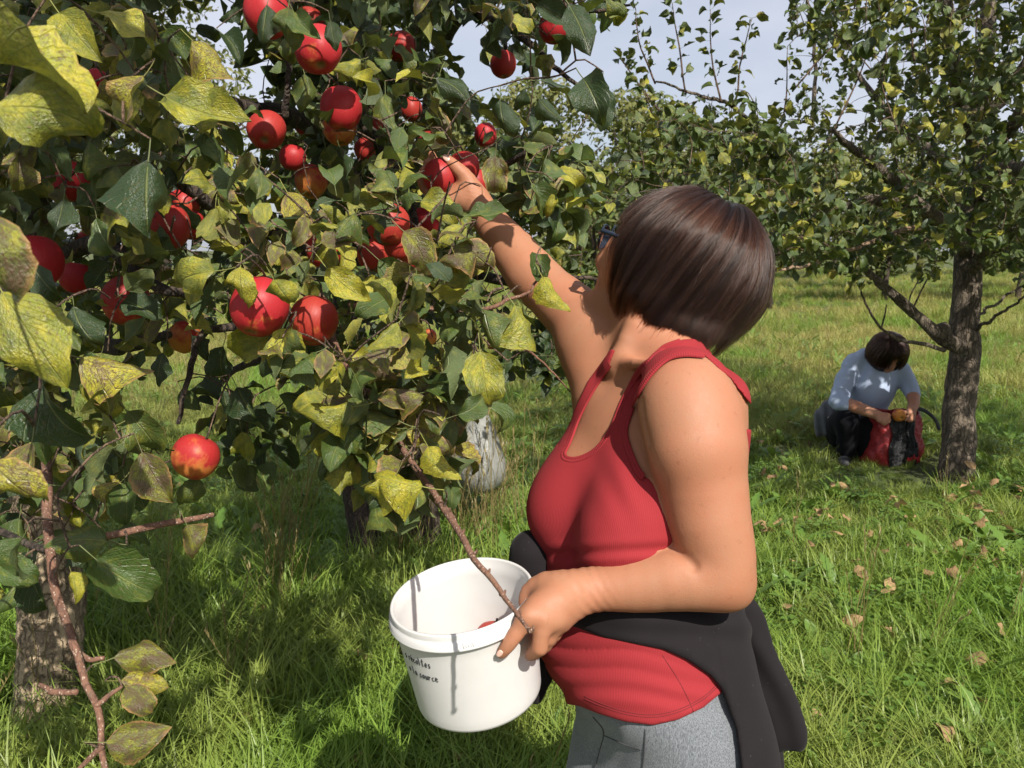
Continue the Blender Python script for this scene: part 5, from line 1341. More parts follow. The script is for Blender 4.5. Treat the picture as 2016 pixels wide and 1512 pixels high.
# nails
M_NAIL = NM('nail'); M_NAIL = M_NAIL.end(M_NAIL.bsdf(Base_Color=(.62, .40, .32), Roughness=.25))
for c_, ax_, r_ in ((P(984, 1286, 1.108), unit(P(987, 1287, 1.117) - P(999, 1272, 1.112)), .005), (P(879, 312, 1.684), unit(P(880, 313, 1.693) - P(898, 330, 1.69)), .0075),
                    (P(1041, 1290, 1.122), unit(P(1042, 1291, 1.13) - P(1050, 1285, 1.122)), .0055)):
    mb_ = MB(); t2 = unit(np.cross(ax_, TOCAM)); n_ = np.cross(t2, ax_)
    n_ = n_ if n_ @ TOCAM > 0 else -n_
    uu, vv = np.meshgrid(np.linspace(-1, 1, 7), np.linspace(-1, 1, 7), indexing='ij')
    V_ = c_ + np.outer((uu * (1.25 - .25 * vv ** 2)).ravel() * r_, ax_) + np.outer((vv * .8).ravel() * r_ * np.sqrt(1 - .45 * uu.ravel() ** 2), t2) + np.outer((1 - .5 * vv ** 2 - .15 * uu ** 2).ravel() * r_ * .45, n_)
    i_, j_ = np.meshgrid(np.arange(6), np.arange(6), indexing='ij'); k_ = (i_ * 7 + j_).ravel()
    mb_.add(V_, np.stack([k_, k_ + 1, k_ + 8, k_ + 7], -1))
    nl = obj('fingernail', mb_.mesh('fingernail'), M_NAIL, woman)
    sm_ = nl.modifiers.new('thick', 'SOLIDIFY'); sm_.thickness = .0008

# ---- tank top
trunk_u = Shape(); trunk_u.items = trunk.items + arm_f.items
trunk_s = Shape(); trunk_s.items = list(trunk_u.items)
trunk_s.limb([SH_L, P(1372, 850, 1.165), P(1390, 960, 1.152)], [.060, .063, .055], k=.034, n=4)
def tank_base(p, a=None, b=None):
    d = trunk_u(p, a, b)
    if a is None or b[2] > P(0, 900, 1.3)[2]:
        q = pix(p); i = q[1] < 835
        if i.any(): d[i] = trunk_s(p[i], a, b)
    return d
TANK = [(1211, 688), (1198, 722), (1168, 764), (1143, 812), (1118, 872), (1107, 894), (1116, 906), (1142, 905), (1176, 886), (1206, 842), (1229, 785), (1263, 725),
        (1304, 684), (1345, 668), (1388, 666), (1440, 712), (1500, 780), (1480, 800), (1440, 748), (1400, 714), (1385, 700), (1345, 697), (1312, 706), (1280, 735), (1255, 772), (1241, 806),
        (1228, 850), (1240, 896), (1256, 930), (1290, 950), (1390, 930), (1440, 850), (1640, 820), (1640, 1330),
        (1422, 1362), (1385, 1393), (1335, 1417), (1285, 1428), (1230, 1421), (1180, 1406), (1140, 1390), (950, 1360), (950, 880), (1098, 876), (1157, 750), (1202, 688)]
TANK = np.array(TANK, float)
def pix(p):
    q = p - CAM; d = q @ FWD
    return 1008 + (q @ RGT) / d * F_PX, 756 - (q @ UPC) / d * F_PX, d
Z_BACK = P(1380, 850, 1.33)[2]; Z_HEM = P(1300, 1400, 1.33)[2]
def cloth_front(p):
    a = axis_at(p[:, 2])
    return (p[:, 0] - a[:, 0]) * TOCAM[0] + (p[:, 1] - a[:, 1]) * TOCAM[1] * .97
def tank_mask(p):
    x, y, d = pix(p)
    m = poly_sd(x, y, TANK) / F_PX * d
    f = cloth_front(p)
    a = axis_at(p[:, 2]); l = (p[:, 0] - a[:, 0]) * W_L[0] + (p[:, 1] - a[:, 1]) * W_L[1]
    back = np.minimum(p[:, 2] - Z_BACK, np.abs(np.abs(l) - .07) - .016)
    back = np.maximum(back, Z_HEM - .01 - p[:, 2])
    return np.where(f > -.035, m, np.where((p[:, 2] > P(0, 860, 1.3)[2]) & (l > .02), np.minimum(m, back), back))
def folds(p):
    x, y, d = pix(p)
    w = 0
    # gathers under the jacket, fanning from the front
    yy = y - (1330 - 1240) * 0 + (x - 1075) * -.02
    g = np.exp(-((y - 1275) / 62) ** 2) * np.clip((1400 - x) / 260, 0, 1)
    ph = (y - 1225 - (x - 1080) * .17 + 10 * np.sin(x / 47.)) / 23.
    w = w - .0052 * g * np.abs(np.sin(ph * np.pi / 2 * 1.25)) ** .7
    g2 = np.exp(-((y - 1092 + (x - 1080) * .03) / 20) ** 2) * np.clip((x - 1060) / 40, 0, 1)
    w = w + .0036 * g2 * np.cos((y - 1092 + (x - 1080) * .06) / 7.0)
    g3 = np.exp(-((x - 1235) / 50) ** 2 - ((y - 950) / 70) ** 2)
    w = w + .0018 * g3 * np.cos((x * .85 - y * .45) / 8.5)
    g4 = np.exp(-((y - 1365) / 40) ** 2)
    w = w + .0016 * g4 * np.cos((y - 1365 + 9 * np.sin(x / 60.) - (x - 1200) * .1) / 7.)
    return w + .0012 * smooth_noise(p, 38, 3) - .003 * np.clip((y - 1330) / 60, 0, 1)
def near_only(d, p, fn, w=.022):
    i = np.abs(d) < w
    if i.any(): d[i] = fn(d[i], p[i])
    return d
def tank_field(p, a=None, b=None):
    d = tank_base(p, a, b) - .0046
    def fin(d, q):
        d = d + folds(q)
        d = np.maximum(d, -d - .010)
        return smax(d, tank_mask(q), .0025)
    return near_only(np.maximum(d, -d - .010), p, lambda e, q: fin(tank_base(q, a, b) - .0046, q))
_tlo, _thi = trunk.bounds(); _tlo = _tlo.copy(); _tlo[2] = Z_HEM - .06; _thi = _thi.copy()
tank = skin_field('tank_top', tank_field, _tlo, _thi, .003, M_TANK, woman, relax=1)
def rib_attr(o, scale=1.0):
    me = o.data; V = np.empty(len(me.vertices) * 3, np.float32); me.vertices.foreach_get('co', V); V = V.reshape(-1, 3).astype(float)
    a = axis_at(V[:, 2])
    l = (V[:, 0] - a[:, 0]) * W_L[0] + (V[:, 1] - a[:, 1]) * W_L[1]; f = (V[:, 0] - a[:, 0]) * W_F[0] + (V[:, 1] - a[:, 1]) * W_F[1]
    ang = np.arctan2(f, l)
    R = np.stack([ang * .155 * scale, V[:, 2], np.zeros(len(V))], -1)
    add_attr(me, 'rib', R, 'FLOAT_VECTOR')
rib_attr(tank)
# bound edges of neckline and armhole: a flat rolled trim laid along the cut
def trim_line(pts, n, r=.0052):
    pp = catmull(pts, n)
    W = cast(body, pp, .0045, .95, 1.75)
    for _ in range(2): W[1:-1] = (W[:-2] + 2 * W[1:-1] + W[2:]) / 4
    mb = MB(); s = len(W)
    # flattened band: offset pairs across the trunk normal
    bl, bh = W.min(0) - .01, W.max(0) + .01; e = 2e-3
    nrm = unit(np.stack([body(W + np.eye(3)[k] * e, bl, bh) - body(W - np.eye(3)[k] * e, bl, bh) for k in range(3)], -1))
    for _ in range(3): nrm[1:-1] = unit(nrm[:-2] + 2 * nrm[1:-1] + nrm[2:])
    tan = unit(np.gradient(W, axis=0)); side = np.cross(nrm, tan)
    prof = [(-1, -.6), (-1, .25), (-.75, .5), (-.12, .42), (0, .2), (.12, .42), (.75, .5), (1, .25), (1, -.6)]
    V = np.stack([W + side * a * r + nrm * b * r * .62 for a, b in prof], 1)
    k = len(prof)
    i, j = np.meshgrid(np.arange(s - 1), np.arange(k - 1), indexing='ij'); q = i * k + j
    mb.add(V.reshape(-1, 3), np.stack([q, q + k, q + k + 1, q + 1], -1).reshape(-1, 4))
    o = obj('trim', mb.mesh('trim'), M_TRIM, tank)
    L = np.concatenate([[0], np.cumsum(np.linalg.norm(np.diff(W, axis=0), axis=1))])
    add_attr(o.data, 'rib', np.stack([np.repeat(L, k), np.zeros(s * k), np.zeros(s * k)], -1), 'FLOAT_VECTOR')
    return o
trim_line([(1200, 716), (1168, 764), (1143, 812), (1120, 870), (1109, 893), (1117, 904), (1142, 903), (1175, 884), (1205, 841), (1228, 785), (1262, 726), (1303, 686), (1340, 671)], 90)
trim_line([(1385, 699), (1345, 697), (1312, 706), (1281, 735), (1256, 772), (1242, 806), (1229, 850), (1241, 895), (1257, 929), (1268, 940)], 60)

M_STITCH = NM('red_thread'); M_STITCH = M_STITCH.end(M_STITCH.bsdf(Base_Color=(.16, .012, .016), Roughness=.9))
for line in ([(1150, 1376), (1186, 1391), (1232, 1406), (1285, 1412), (1335, 1402), (1383, 1378), (1416, 1349)], [(1150, 1371), (1186, 1386), (1232, 1401), (1285, 1407), (1335, 1397), (1383, 1373), (1414, 1345)], [(1304, 1290), (1330, 1330), (1350, 1366), (1366, 1402)]):
    W = cast(tank_field, catmull(line, 40), .0001, .95, 1.7, 90, .6)
    if len(W) > 4:
        mb = MB(); tube(mb, W, np.full(len(W), .0006), 5); obj('stitching', mb.mesh('stitching'), M_STITCH, tank)
# ---- trousers
legs = Shape(); legs.put(torso_fn, _sd[:, :3].min(0) - .2, _sd[:, :3].max(0) + .2, .02)
hipL = torso_pt(1560, .085, .0); hipR = torso_pt(1560, -.085, .0)
for hp, fo in ((hipL, .02), (hipR, .05)):
    kn = np.array((hp[0], hp[1], .47)) + W_F * fo; an = np.array((hp[0], hp[1], .09)) - W_F * .02 + W_F * fo
    legs.limb([hp, (hp + kn) / 2, kn, (kn + an) / 2 - W_F * .01, an], [.100, .088, .062, .058, .042], k=.03, n=7)
Z_WAIST = P(1300, 1240, 1.33)[2]
def pants_field(p, a=None, b=None):
    d = legs(p, a, b)
    def fin(d, q):
        x, y, d_ = pix(q)
        d = d + .0042 * np.clip((1425 - y) / 30, 0, 1) - .001 + .0016 * smooth_noise(q, 30, 5)
        g = np.exp(-((x - 1190) / 40) ** 2 - ((y - 1465) / 60) ** 2)
        d = d + .003 * g * np.cos((x * .8 + y * .55) / 9)
        return smax(d, q[:, 2] - Z_WAIST, .003)
    return near_only(smax(d, p[:, 2] - Z_WAIST, .003), p, lambda e, q: fin(legs(q, a, b), q))
llo, lhi = legs.bounds()
pants = skin_field('trousers', pants_field, (llo[0], llo[1], .06), (lhi[0], lhi[1], Z_WAIST + .01), .0055, M_PANTS, woman, relax=1)
M_SEAM = NM('seam_thread'); M_SEAM = M_SEAM.end(M_SEAM.bsdf(Base_Color=(.05, .05, .055), Roughness=.9))
for line in ([(1270, 1436), (1268, 1480), (1262, 1540)], [(1168, 1412), (1188, 1440), (1180, 1480), (1166, 1530)], [(1190, 1448), (1230, 1466), (1262, 1476)]):
    W = cast(pants_field, catmull(line, 18), .0002, .9, 1.8, 70, .7)
    if len(W) > 4:
        mb = MB(); tube(mb, W, np.full(len(W), .0011), 6); obj('seam', mb.mesh('seam'), M_SEAM, pants)
# shoes
M_SHOE = NM('dark_shoe'); M_SHOE = M_SHOE.end(M_SHOE.bsdf(Base_Color=(.03, .03, .035), Roughness=.7))
for hp, fo in ((hipL, .0), (hipR, .03)):
    sh = Shape(); an = np.array((hp[0], hp[1], .05)) + W_F * fo
    sh.limb([an - W_F * .05, an + W_F * .06 + np.array((0, 0, -.012)), an + W_F * .15 + np.array((0, 0, -.018))], [.04, .042, .03], k=.02)
    sh.limb([an + np.array((0, 0, .0)), an + np.array((0, 0, .07))], [.04, .042], k=.03)
    f_ = lambda p, a=None, b=None, sh=sh: smax(sh(p, a, b), .006 - p[:, 2], .004)
    l_, h_ = sh.bounds(); skin_field('shoe', f_, l_, h_, .006, M_SHOE, woman)

# ---- black fleece jacket tied round the waist
JK = np.array([(1090, 1150), (1200, 1120), (1330, 1100), (1480, 1100), (1640, 1130), (1640, 1700), (1462, 1700), (1458, 1512), (1449, 1438), (1420, 1357), (1398, 1330), (1352, 1299),
               (1307, 1279), (1255, 1269), (1186, 1255), (1125, 1232), (1100, 1222)], float)
ZJ0 = P(1450, 1560, 1.4)[2]; ZJ1 = P(1300, 1085, 1.33)[2]
def jacket_base(p, a=None, b=None):
    t = trunk(p, a, b) - .016
    t = np.maximum(t, -t - .020)
    def fin(q):
        x, y, d_ = pix(q)
        t = trunk(q, a, b) - .016 + .0035 * np.cos((y - 1230 - (x - 1130) * .14 + 8 * np.sin(x / 70)) / 11.) * np.exp(-((y - 1225) / 45) ** 2) + .003 * smooth_noise(q, 24, 8)
        t = np.maximum(t, -t - .020)
        m = np.where(cloth_front(q) > -.03, poly_sd(x, y, JK) / F_PX * d_, np.maximum(q[:, 2] - ZJ1, P(0, 1330, 1.4)[2] - q[:, 2]))
        return smax(t, np.maximum(m, q[:, 2] - ZJ1 - .004), .010)
    return near_only(t, p, lambda e, q: fin(q), .03)
jk = Shape()
# the hanging body of the jacket behind her and one sleeve with its cuff
def sheet(pts, half, thick):
    pts = np.asarray(pts, float)
    return pts, half, thick
tail_c = np.array([P(1452, 1215, 1.40), P(1470, 1290, 1.42), P(1490, 1390, 1.43), P(1496, 1500, 1.44), P(1498, 1640, 1.45)])
TS = unit(np.array((.42, .9, 0)))
def tail_fn(p):
    d = None
    cc = np.column_stack([tail_c, [.075, .10, .115, .12, .12]]); cc = catmull(cc, 14)
    zz = cc[::-1, 2]
    cx = [np.interp(p[:, 2], zz, cc[::-1, k]) for k in range(2)]; hw = np.interp(p[:, 2], zz, cc[::-1, 3])
    dx = np.stack([p[:, 0] - cx[0], p[:, 1] - cx[1]], -1)
    s = dx @ TS[:2]; t = dx @ np.array((TS[1], -TS[0]))
    t = t + .014 * np.sin(s * 42 + p[:, 2] * 5) + .006 * np.sin(s * 90 - p[:, 2] * 11)
    d = smax(np.abs(s) - hw, np.abs(t) - .017, .02)
    return smax(d, np.maximum(zz[0] - p[:, 2], p[:, 2] - zz[-1]), .02)
jk.put(tail_fn, tail_c.min(0) - .15, tail_c.max(0) + .15, .02)
slv = [P(1464, 1205, 1.33), P(1478, 1245, 1.335), P(1502, 1305, 1.345), P(1530, 1375, 1.35), P(1546, 1425, 1.355), P(1550, 1450, 1.356)]
jk.limb(slv, [.026, .030, .031, .032, .031, .030], k=.012, n=12, flat=(unit((.25, 1, 0)), 1.5))
knot = Shape()
jk.limb([P(1075, 1150, 1.36), P(1046, 1085, 1.36), P(1042, 1120, 1.37)], [.028, .034, .032], k=.03, n=6)
jk.limb([P(1046, 1120, 1.37), P(1048, 1210, 1.37), P(1055, 1290, 1.365), P(1056, 1352, 1.36)], [.034, .026, .026, .024], k=.02, n=8)
def jacket_field(p, a=None, b=None):
    e = jk(p, a, b)
    def crumple(d, q):
        x, y, _ = pix(q)
        return d + .003 * smooth_noise(q, 45, 4) + .0045 * np.sin((x * .9 - y * .32) / 9. + 1.5 * np.sin(y / 60.)) * np.clip((y - 1215) / 60, 0, 1)
    e = near_only(e, p, crumple, .03)
    return smin(jacket_base(p, a, b), e, .008)
jlo, jhi = jk.bounds(); jlo = np.minimum(jlo, _tlo - .02); jhi = np.maximum(jhi, _thi)
jlo[2] = P(0, 1660, 1.45)[2]; jhi[2] = P(0, 1040, 1.38)[2]
jacket = skin_field('jacket', jacket_field, jlo, jhi, .0036, M_JACKET, woman, relax=2)

# ------------------------------------------------------------------ her hair: strands over a bob-shaped form
def hair_mat(name, col, rough=.3):
    s = NM(name)
    h = s.n.new('ShaderNodeBsdfHairPrincipled')
    try:
        h.model = 'CHIANG'
    except Exception: pass
    h.parametrization = 'COLOR'
    inf = s.n.new('ShaderNodeHairInfo')
    tn = s.n.new('ShaderNodeAttribute'); tn.attribute_name = 'tone'
    c = s.mix(tn.outputs['Fac'], tuple(x * .6 for x in col), tuple(x * 3.6 for x in col))
    s.l.new(c, h.inputs['Color'])
    h.inputs['Roughness'].default_value = rough
    h.inputs['Radial Roughness'].default_value = .45
    h.inputs['Coat'].default_value = .0
    h.inputs['IOR'].default_value = 1.36
    return s.end(h)

def hair_strands(name, field, centre, pole, hem, n, parent, mat, seed=1, layers=.016, rad=.00045, keep=None, steps=16, tmax=2.4, wav=.004, inner=None, flow=None):
    """strands that run from the crown (pole) down a star-shaped form; hem(p) > 0 where they end"""
    g = np.random.default_rng(seed)
    pole = unit(pole); e1 = unit(np.cross(pole, (.2, .1, .9))); e2 = np.cross(pole, e1)
    az = g.uniform(0, 2 * np.pi, n); th0 = np.abs(g.normal(0, .55, n)) + g.uniform(0, .35, n)
    th0 = np.minimum(th0, 1.6)
    lift = g.uniform(0, 1, n) ** 1.5
    # radius of the form in many directions (bisection)
    def radius(D):
        a = np.zeros(len(D)) + .02; b = np.zeros(len(D)) + .3
        for _ in range(22):
            m = (a + b) / 2; ins = field(centre + D * m[:, None]) < 0
            a = np.where(ins, m, a); b = np.where(ins, b, m)
        return a
    gt, ga = np.linspace(0, np.pi, 91), np.linspace(0, 2 * np.pi, 145)
    TT, AA = np.meshgrid(gt, ga, indexing='ij')
    DD = (np.cos(TT)[..., None] * pole + np.sin(TT)[..., None] * (np.cos(AA)[..., None] * e1 + np.sin(AA)[..., None] * e2)).reshape(-1, 3)
    RG = radius(DD).reshape(91, 145)
    def rad_at(th, a):
        x = np.clip(th / np.pi * 90, 0, 89.999); y = (a % (2 * np.pi)) / (2 * np.pi) * 144
        i = x.astype(int); j = np.minimum(y.astype(int), 143); u = x - i; v = y - j
        return (RG[i, j] * (1 - u) + RG[i + 1, j] * u) * (1 - v) + (RG[i, j + 1] * (1 - u) + RG[i + 1, j + 1] * u) * v
    clump = g.integers(0, 260, n); caz = g.uniform(0, 2 * np.pi, 260)
    ph = g.uniform(0, 6.28, n); w2 = g.normal(0, 1, n)
    T = np.linspace(0, 1, steps)
    pts = np.zeros((n, steps, 3)); alive = np.ones(n, bool); length = np.zeros(n, int)
    thE = np.where(g.uniform(0, 1, n) < .30, g.uniform(.42, .85, n), g.uniform(.85, 1.0, n)) * tmax
    w3 = g.normal(0, 1, n); short = thE < .85 * tmax
    thE = np.maximum(thE, th0 + .5)
    NC = 120
    ci = np.floor(az / (2 * np.pi) * NC + .25 * np.sin(th0 * 7 + az * 3)); cs = np.random.default_rng(seed + 5)
    kb = (ci + .5 + cs.normal(0, .3, NC + 4)[ci.astype(int)]) / NC * 2 * np.pi
    clift = cs.normal(0, 1, NC + 4)[ci.astype(int)]
    cend = cs.normal(0, .012, NC + 4)[ci.astype(int)]
    ends = g.normal(0, .005, n) + cend - .022 * g.uniform(0, 1, n) ** 2.5
    for i, t in enumerate(T):
        th = th0 + (thE - th0) * t
        cl = .74 * np.clip(t * 1.2, 0, 1) ** 1.6 * (lift < .97)
        a = az * (1 - cl) + kb * cl + .035 * w2 * t + .02 * np.sin(3 * th + ph)
        if flow is not None: a = a + flow(a, th)
        D = (np.cos(th)[:, None] * pole + np.sin(th)[:, None] * (np.cos(a)[:, None] * e1 + np.sin(a)[:, None] * e2))
        r = rad_at(th, a) - layers * (1 - lift) * (.4 + .6 * t) + wav * clift * .4 * t + .0022 * np.sin(a * 31 + th * 2.2) + .007 * (lift > .975) * t * w2 + .003 * np.sin(th * 5 + ph) * t * (lift > .8) + .0011 * w3 + short * .0025 * t ** 2
        p = centre + D * r[:, None]
        e = hem(p) - ends
        alive = alive & (e < 0)
        length = np.where(alive, i + 1, length)
        pts[:, i] = p
    ok = length >= 5
    if keep is not None: ok &= keep(pts[:, 0])
    idx = np.where(ok)[0]
    hc = bpy.data.hair_curves.new(name)
    sizes = length[idx]
    hc.add_curves([int(x) for x in sizes])
    Pall = np.concatenate([pts[i, :l] for i, l in zip(idx, sizes)])
    R = np.concatenate([rad * (1 - .75 * np.linspace(0, 1, l) ** 3) for l in sizes])
    off = np.array(parent.location) if parent is not None else 0
    hc.attributes['position'].data.foreach_set('vector', Pall.astype(np.float32).ravel())
    ra = hc.attributes.get('radius') or hc.attributes.new('radius', 'FLOAT', 'POINT')
    ra.data.foreach_set('value', R.astype(np.float32))
    tone = np.clip(.45 + .28 * cs.normal(0, 1, NC + 4)[ci.astype(int)][idx] * .6 + g.normal(0, .22, len(idx)), 0, 1)
    ta = hc.attributes.new('tone', 'FLOAT', 'CURVE'); ta.data.foreach_set('value', tone.astype(np.float32))
    o = bpy.data.objects.new(name, hc); hc.materials.append(mat)
    COL.objects.link(o)
    if parent is not None:
        o.parent = parent; o.matrix_parent_inverse = Matrix.Translation(-parent.location)
    return o

M_HAIR = hair_mat('brown_hair', (.014, .0062, .0040), .2)
M_HAIRCAP = NM('hair_root'); M_HAIRCAP = M_HAIRCAP.end(M_HAIRCAP.bsdf(Base_Color=(.012, .008, .006), Roughness=.8))
hairform = Shape()
hairform.ball(P(1338, 508, 1.405), (.122, .118, .107), k=.02)
hairform.ball(P(1394, 522, 1.405), (.093, .105, .102), k=.05)
hairform.ball(P(1412, 562, 1.405), (.072, .09, .072), k=.05)
hairform.limb([P(1390, 600, 1.40), P(1385, 650, 1.395)], [.075, .055], k=.05)
hairform.limb([P(1338, 525, 1.40), P(1322, 655, 1.366)], [.112, .077], k=.06)
hairform.limb([P(1270, 520, 1.37), P(1255, 590, 1.35)], [.05, .04], k=.05)
hairform.ball(P(1425, 372, 1.38), (.022, .06, .022), k=.03, sub=True)
HAIR_C = P(1345, 525, 1.40)
POLE = P(1432, 405, 1.385) - HAIR_C
HEM = np.array([(1100, 420), (1236, 430), (1230, 474), (1213, 515), (1205, 560), (1205, 590), (1215, 614), (1232, 562), (1240, 578), (1252, 622), (1272, 678), (1320, 698), (1384, 700), (1450, 672), (1540, 690), (1700, 700), (1700, 200), (1100, 200)], float)
_face = unit(H_F)
def hem_fn(p):
    x, y, d = pix(p)
    near = (p - HC) @ TOCAM > -.02
    m = poly_sd(x, y, HEM) / F_PX * d
    q = p - HC
    back = P(0, 672, 1.4)[2] - p[:, 2]
    face = np.minimum((q @ H_F) - .075, .05 - q @ H_U)          # far side: keep off the face
    return np.where(near, m, np.maximum(back, face))
hair = hair_strands('hair', hairform, HAIR_C, POLE, hem_fn, 30000, woman, M_HAIR, seed=5, tmax=3.05, steps=24)
# scalp under the strands
def cap_field(p, a=None, b=None):
    return smax(hairform(p, a, b) + .017, hem_fn(p) + .010, .006)
l_, h_ = hairform.bounds()
cap = skin_field('hair_root', cap_field, l_, h_, .005, M_HAIRCAP, hair, relax=2)

# spectacles
M_FRAME = NM('spectacle_frame'); M_FRAME = M_FRAME.end(M_FRAME.bsdf(Base_Color=(.012, .02, .035), Roughness=.2))
s = NM('lens'); M_LENS = s.end(s.bsdf(Base_Color=(.9, .92, .98), Roughness=.02, Transmission_Weight=1.0, IOR=1.45))
gl = empty('spectacles', tuple(HP(.115, 0, .01))); gl.parent = woman; gl.matrix_parent_inverse = Matrix.Translation(-woman.location)
for s_ in (-1, 1):
    mb = MB(); c = HP(.122, s_ * .034, .008)
    a = np.linspace(0, 2 * np.pi, 33)
    ring = c + np.outer(np.cos(a) * .028, H_L) + np.outer(np.sin(a) * .021, H_U) - np.outer(np.abs(np.cos(a)) * .004, H_F)
    tube(mb, ring, np.full(33, .0022), 8)
    tube(mb, [HP(.120, s_ * .062, .016), HP(.112, s_ * .072, .020), HP(.06, s_ * .079, .018), HP(.0, s_ * .081, .012), HP(-.03, s_ * .080, -.005)], [.0042, .0042, .0034, .003, .003], 8)
    if s_ == 1: tube(mb, [HP(.122, -.008, .010), HP(.127, 0, .013), HP(.122, .008, .010)], [.002, .002, .002], 8)
    o_ = obj('frame', mb.mesh('frame'), M_FRAME, None); o_.parent = woman; o_.matrix_parent_inverse = Matrix.Translation(-woman.location); o_.name = 'spectacle_frame'
    mb = MB(); k = len(a) - 1
    for zz in (0.0008, -.0008):
        pass
    d0 = c + np.outer(np.cos(a[:-1]) * .0275, H_L) + np.outer(np.sin(a[:-1]) * .0205, H_U) - np.outer(np.abs(np.cos(a[:-1])) * .004, H_F)
    V = np.vstack([d0 + H_F * .001, d0 - H_F * .001, [c + H_F * .0015], [c + H_F * -.0005]])
    i = np.arange(k); j = (i + 1) % k
    mb.add(V, np.stack([i, j, j + k, i + k], -1), np.vstack([np.stack([j, i, np.full(k, 2 * k)], -1), np.stack([i + k, j + k, np.full(k, 2 * k + 1)], -1)]))
    o_ = obj('lens', mb.mesh('lens'), M_LENS, woman)
bpy.data.objects.remove(gl)

# ------------------------------------------------------------------ white bucket
BK_C = P(908.5, 1168, 1.2)                       # middle of the rim
BK_UP = unit(np.array((-.152, -.113, 1.0)))
BK_X = unit(np.cross((0, 1, 0), BK_UP)); BK_Y = np.cross(BK_UP, BK_X)
BK_H = .171; BK_R = .1105
BK_O = BK_C - BK_UP * BK_H
BM = np.eye(4); BM[:3, 0] = BK_X; BM[:3, 1] = BK_Y; BM[:3, 2] = BK_UP; BM[:3, 3] = BK_O
s = NM('white_plastic'); c = s.coord('Object')
n = s.noise(c, 18, 3, .6); sc_ = s.noise(s.mapping(c, (1, 1, 12)), 60, 2, .6)
col = s.mix(s.ramp(n, (.4, 0.0), (.75, .5)), (.575, .562, .545), (.52, .505, .49))
bb = s.bsdf(Base_Color=col, Roughness=.38, Normal=s.bump(sc_, .03, .002))
bb.inputs['Subsurface Weight'].default_value = .25; bb.inputs['Subsurface Radius'].default_value = (.02, .018, .016); bb.inputs['Subsurface Scale'].default_value = .3
M_BUCKET = s.end(bb)
bucket = empty('bucket', tuple(BK_O)); tag(bucket, 'white plastic bucket with handwriting held by its rim', 'bucket')
def bw(z): return BK_R * (.872 + .102 * z / BK_H)          # outer wall radius
mb = MB()
w_ = .0022
prof = [(0.001, .004), (bw(0) - .012, .004), (bw(0) - .010, 0), (bw(0) - .004, 0), (bw(0) - .0008, .0015), (bw(.006), .006)]
prof += [(bw(z), z) for z in np.linspace(.02, BK_H - .026, 7)]
prof += [(bw(BK_H - .024) + .0005, BK_H - .0242), (BK_R + .0015, BK_H - .0245), (BK_R + .0032, BK_H - .0235), (BK_R + .0032, BK_H - .0215), (BK_R + .0014, BK_H - .0195), (BK_R + .0008, BK_H - .012), (BK_R - .0022, BK_H - .0108), (BK_R - .0026, BK_H - .009),
         (BK_R - .0022, BK_H - .002), (BK_R - .0034, BK_H), (BK_R - .0062, BK_H), (BK_R - .0072, BK_H - .002), (BK_R - .0074, BK_H - .012), (BK_R - .0088, BK_H - .014)]
prof += [(bw(z) - w_ - .0012, z) for z in np.linspace(BK_H - .03, .012, 8)] + [(bw(0) - .010, .0065), (0.001, .0065)]
prof = np.array(prof)
lathe(mb, prof, 96, BM)
obj('shell', mb.mesh('shell'), M_BUCKET, bucket)
def bk_pt(ang, z, off=0.0):
    r = bw(z) + off
    return BK_O + BK_X * r * math.cos(ang) + BK_Y * r * math.sin(ang) + BK_UP * z
def bk_hit(px, py):
    r = unit(FWD + RGT * ((px - 1008) / F_PX) + UPC * ((756 - py) / F_PX)); t = .8
    for _ in range(80):
        q = CAM + r * t - BK_O; z = q @ BK_UP; rr = math.hypot(q @ BK_X, q @ BK_Y); t += (rr - bw(min(max(z, 0), BK_H))) * .8
    q = CAM + r * t - BK_O
    return math.atan2(q @ BK_Y, q @ BK_X), q @ BK_UP
# moulded tab on the collar: little ribs
a0, _ = bk_hit(922, 1266)
mb = MB()
for q in range(5):
    a = a0 + (q - 2) * .030
    lo = BK_O + (BK_X * math.cos(a) + BK_Y * math.sin(a)) * (BK_R + .0012)
    tube(mb, [lo + BK_UP * (BK_H - .023), lo + BK_UP * (BK_H - .012)], [.0013 if q in (0, 4) else .0009] * 2, 6)
obj('rim_tab', mb.mesh('rim_tab'), M_BUCKET, bucket)
# handwriting
GLY = {'r': [[(.1, 0), (.2, 1), (.25, .6), (.5, .95), (.8, .9)]], 'e': [[(.05, .45), (.75, .6), (.6, 1), (.25, .95), (.05, .5), (.15, .08), (.5, 0), (.85, .25)]], 'c': [[(.8, .85), (.5, 1), (.15, .7), (.15, .2), (.5, 0), (.85, .15)]],
       'o': [[(.5, 1), (.15, .75), (.15, .2), (.5, 0), (.85, .3), (.8, .8), (.5, 1)]], 'l': [[(.3, 2), (.28, .9), (.32, 0)]], 't': [[(.45, 1.8), (.4, .2), (.6, 0)], [(.05, 1.15), (.85, 1.25)]], 's': [[(.8, .9), (.4, 1), (.3, .65), (.7, .4), (.55, .02), (.1, .1)]],
       'a': [[(.8, .9), (.4, 1), (.1, .5), (.35, 0), (.75, .4), (.8, .95), (.8, .1), (.95, 0)]], 'u': [[(.1, 1), (.15, .2), (.45, 0), (.75, .3), (.8, 1), (.82, .1), (.95, 0)]], "'": [[(.3, 1.35), (.7, 1.75)]],
       'm': [[(.05, 0), (.05, 1), (.1, .75), (.3, 1), (.45, .8), (.45, 0), (.45, .75), (.68, 1), (.85, .8), (.88, 0)]]}
M_INK = NM('black_marker'); M_INK = M_INK.end(M_INK.bsdf(Base_Color=(.012, .012, .016), Roughness=.6))
mb = MB()
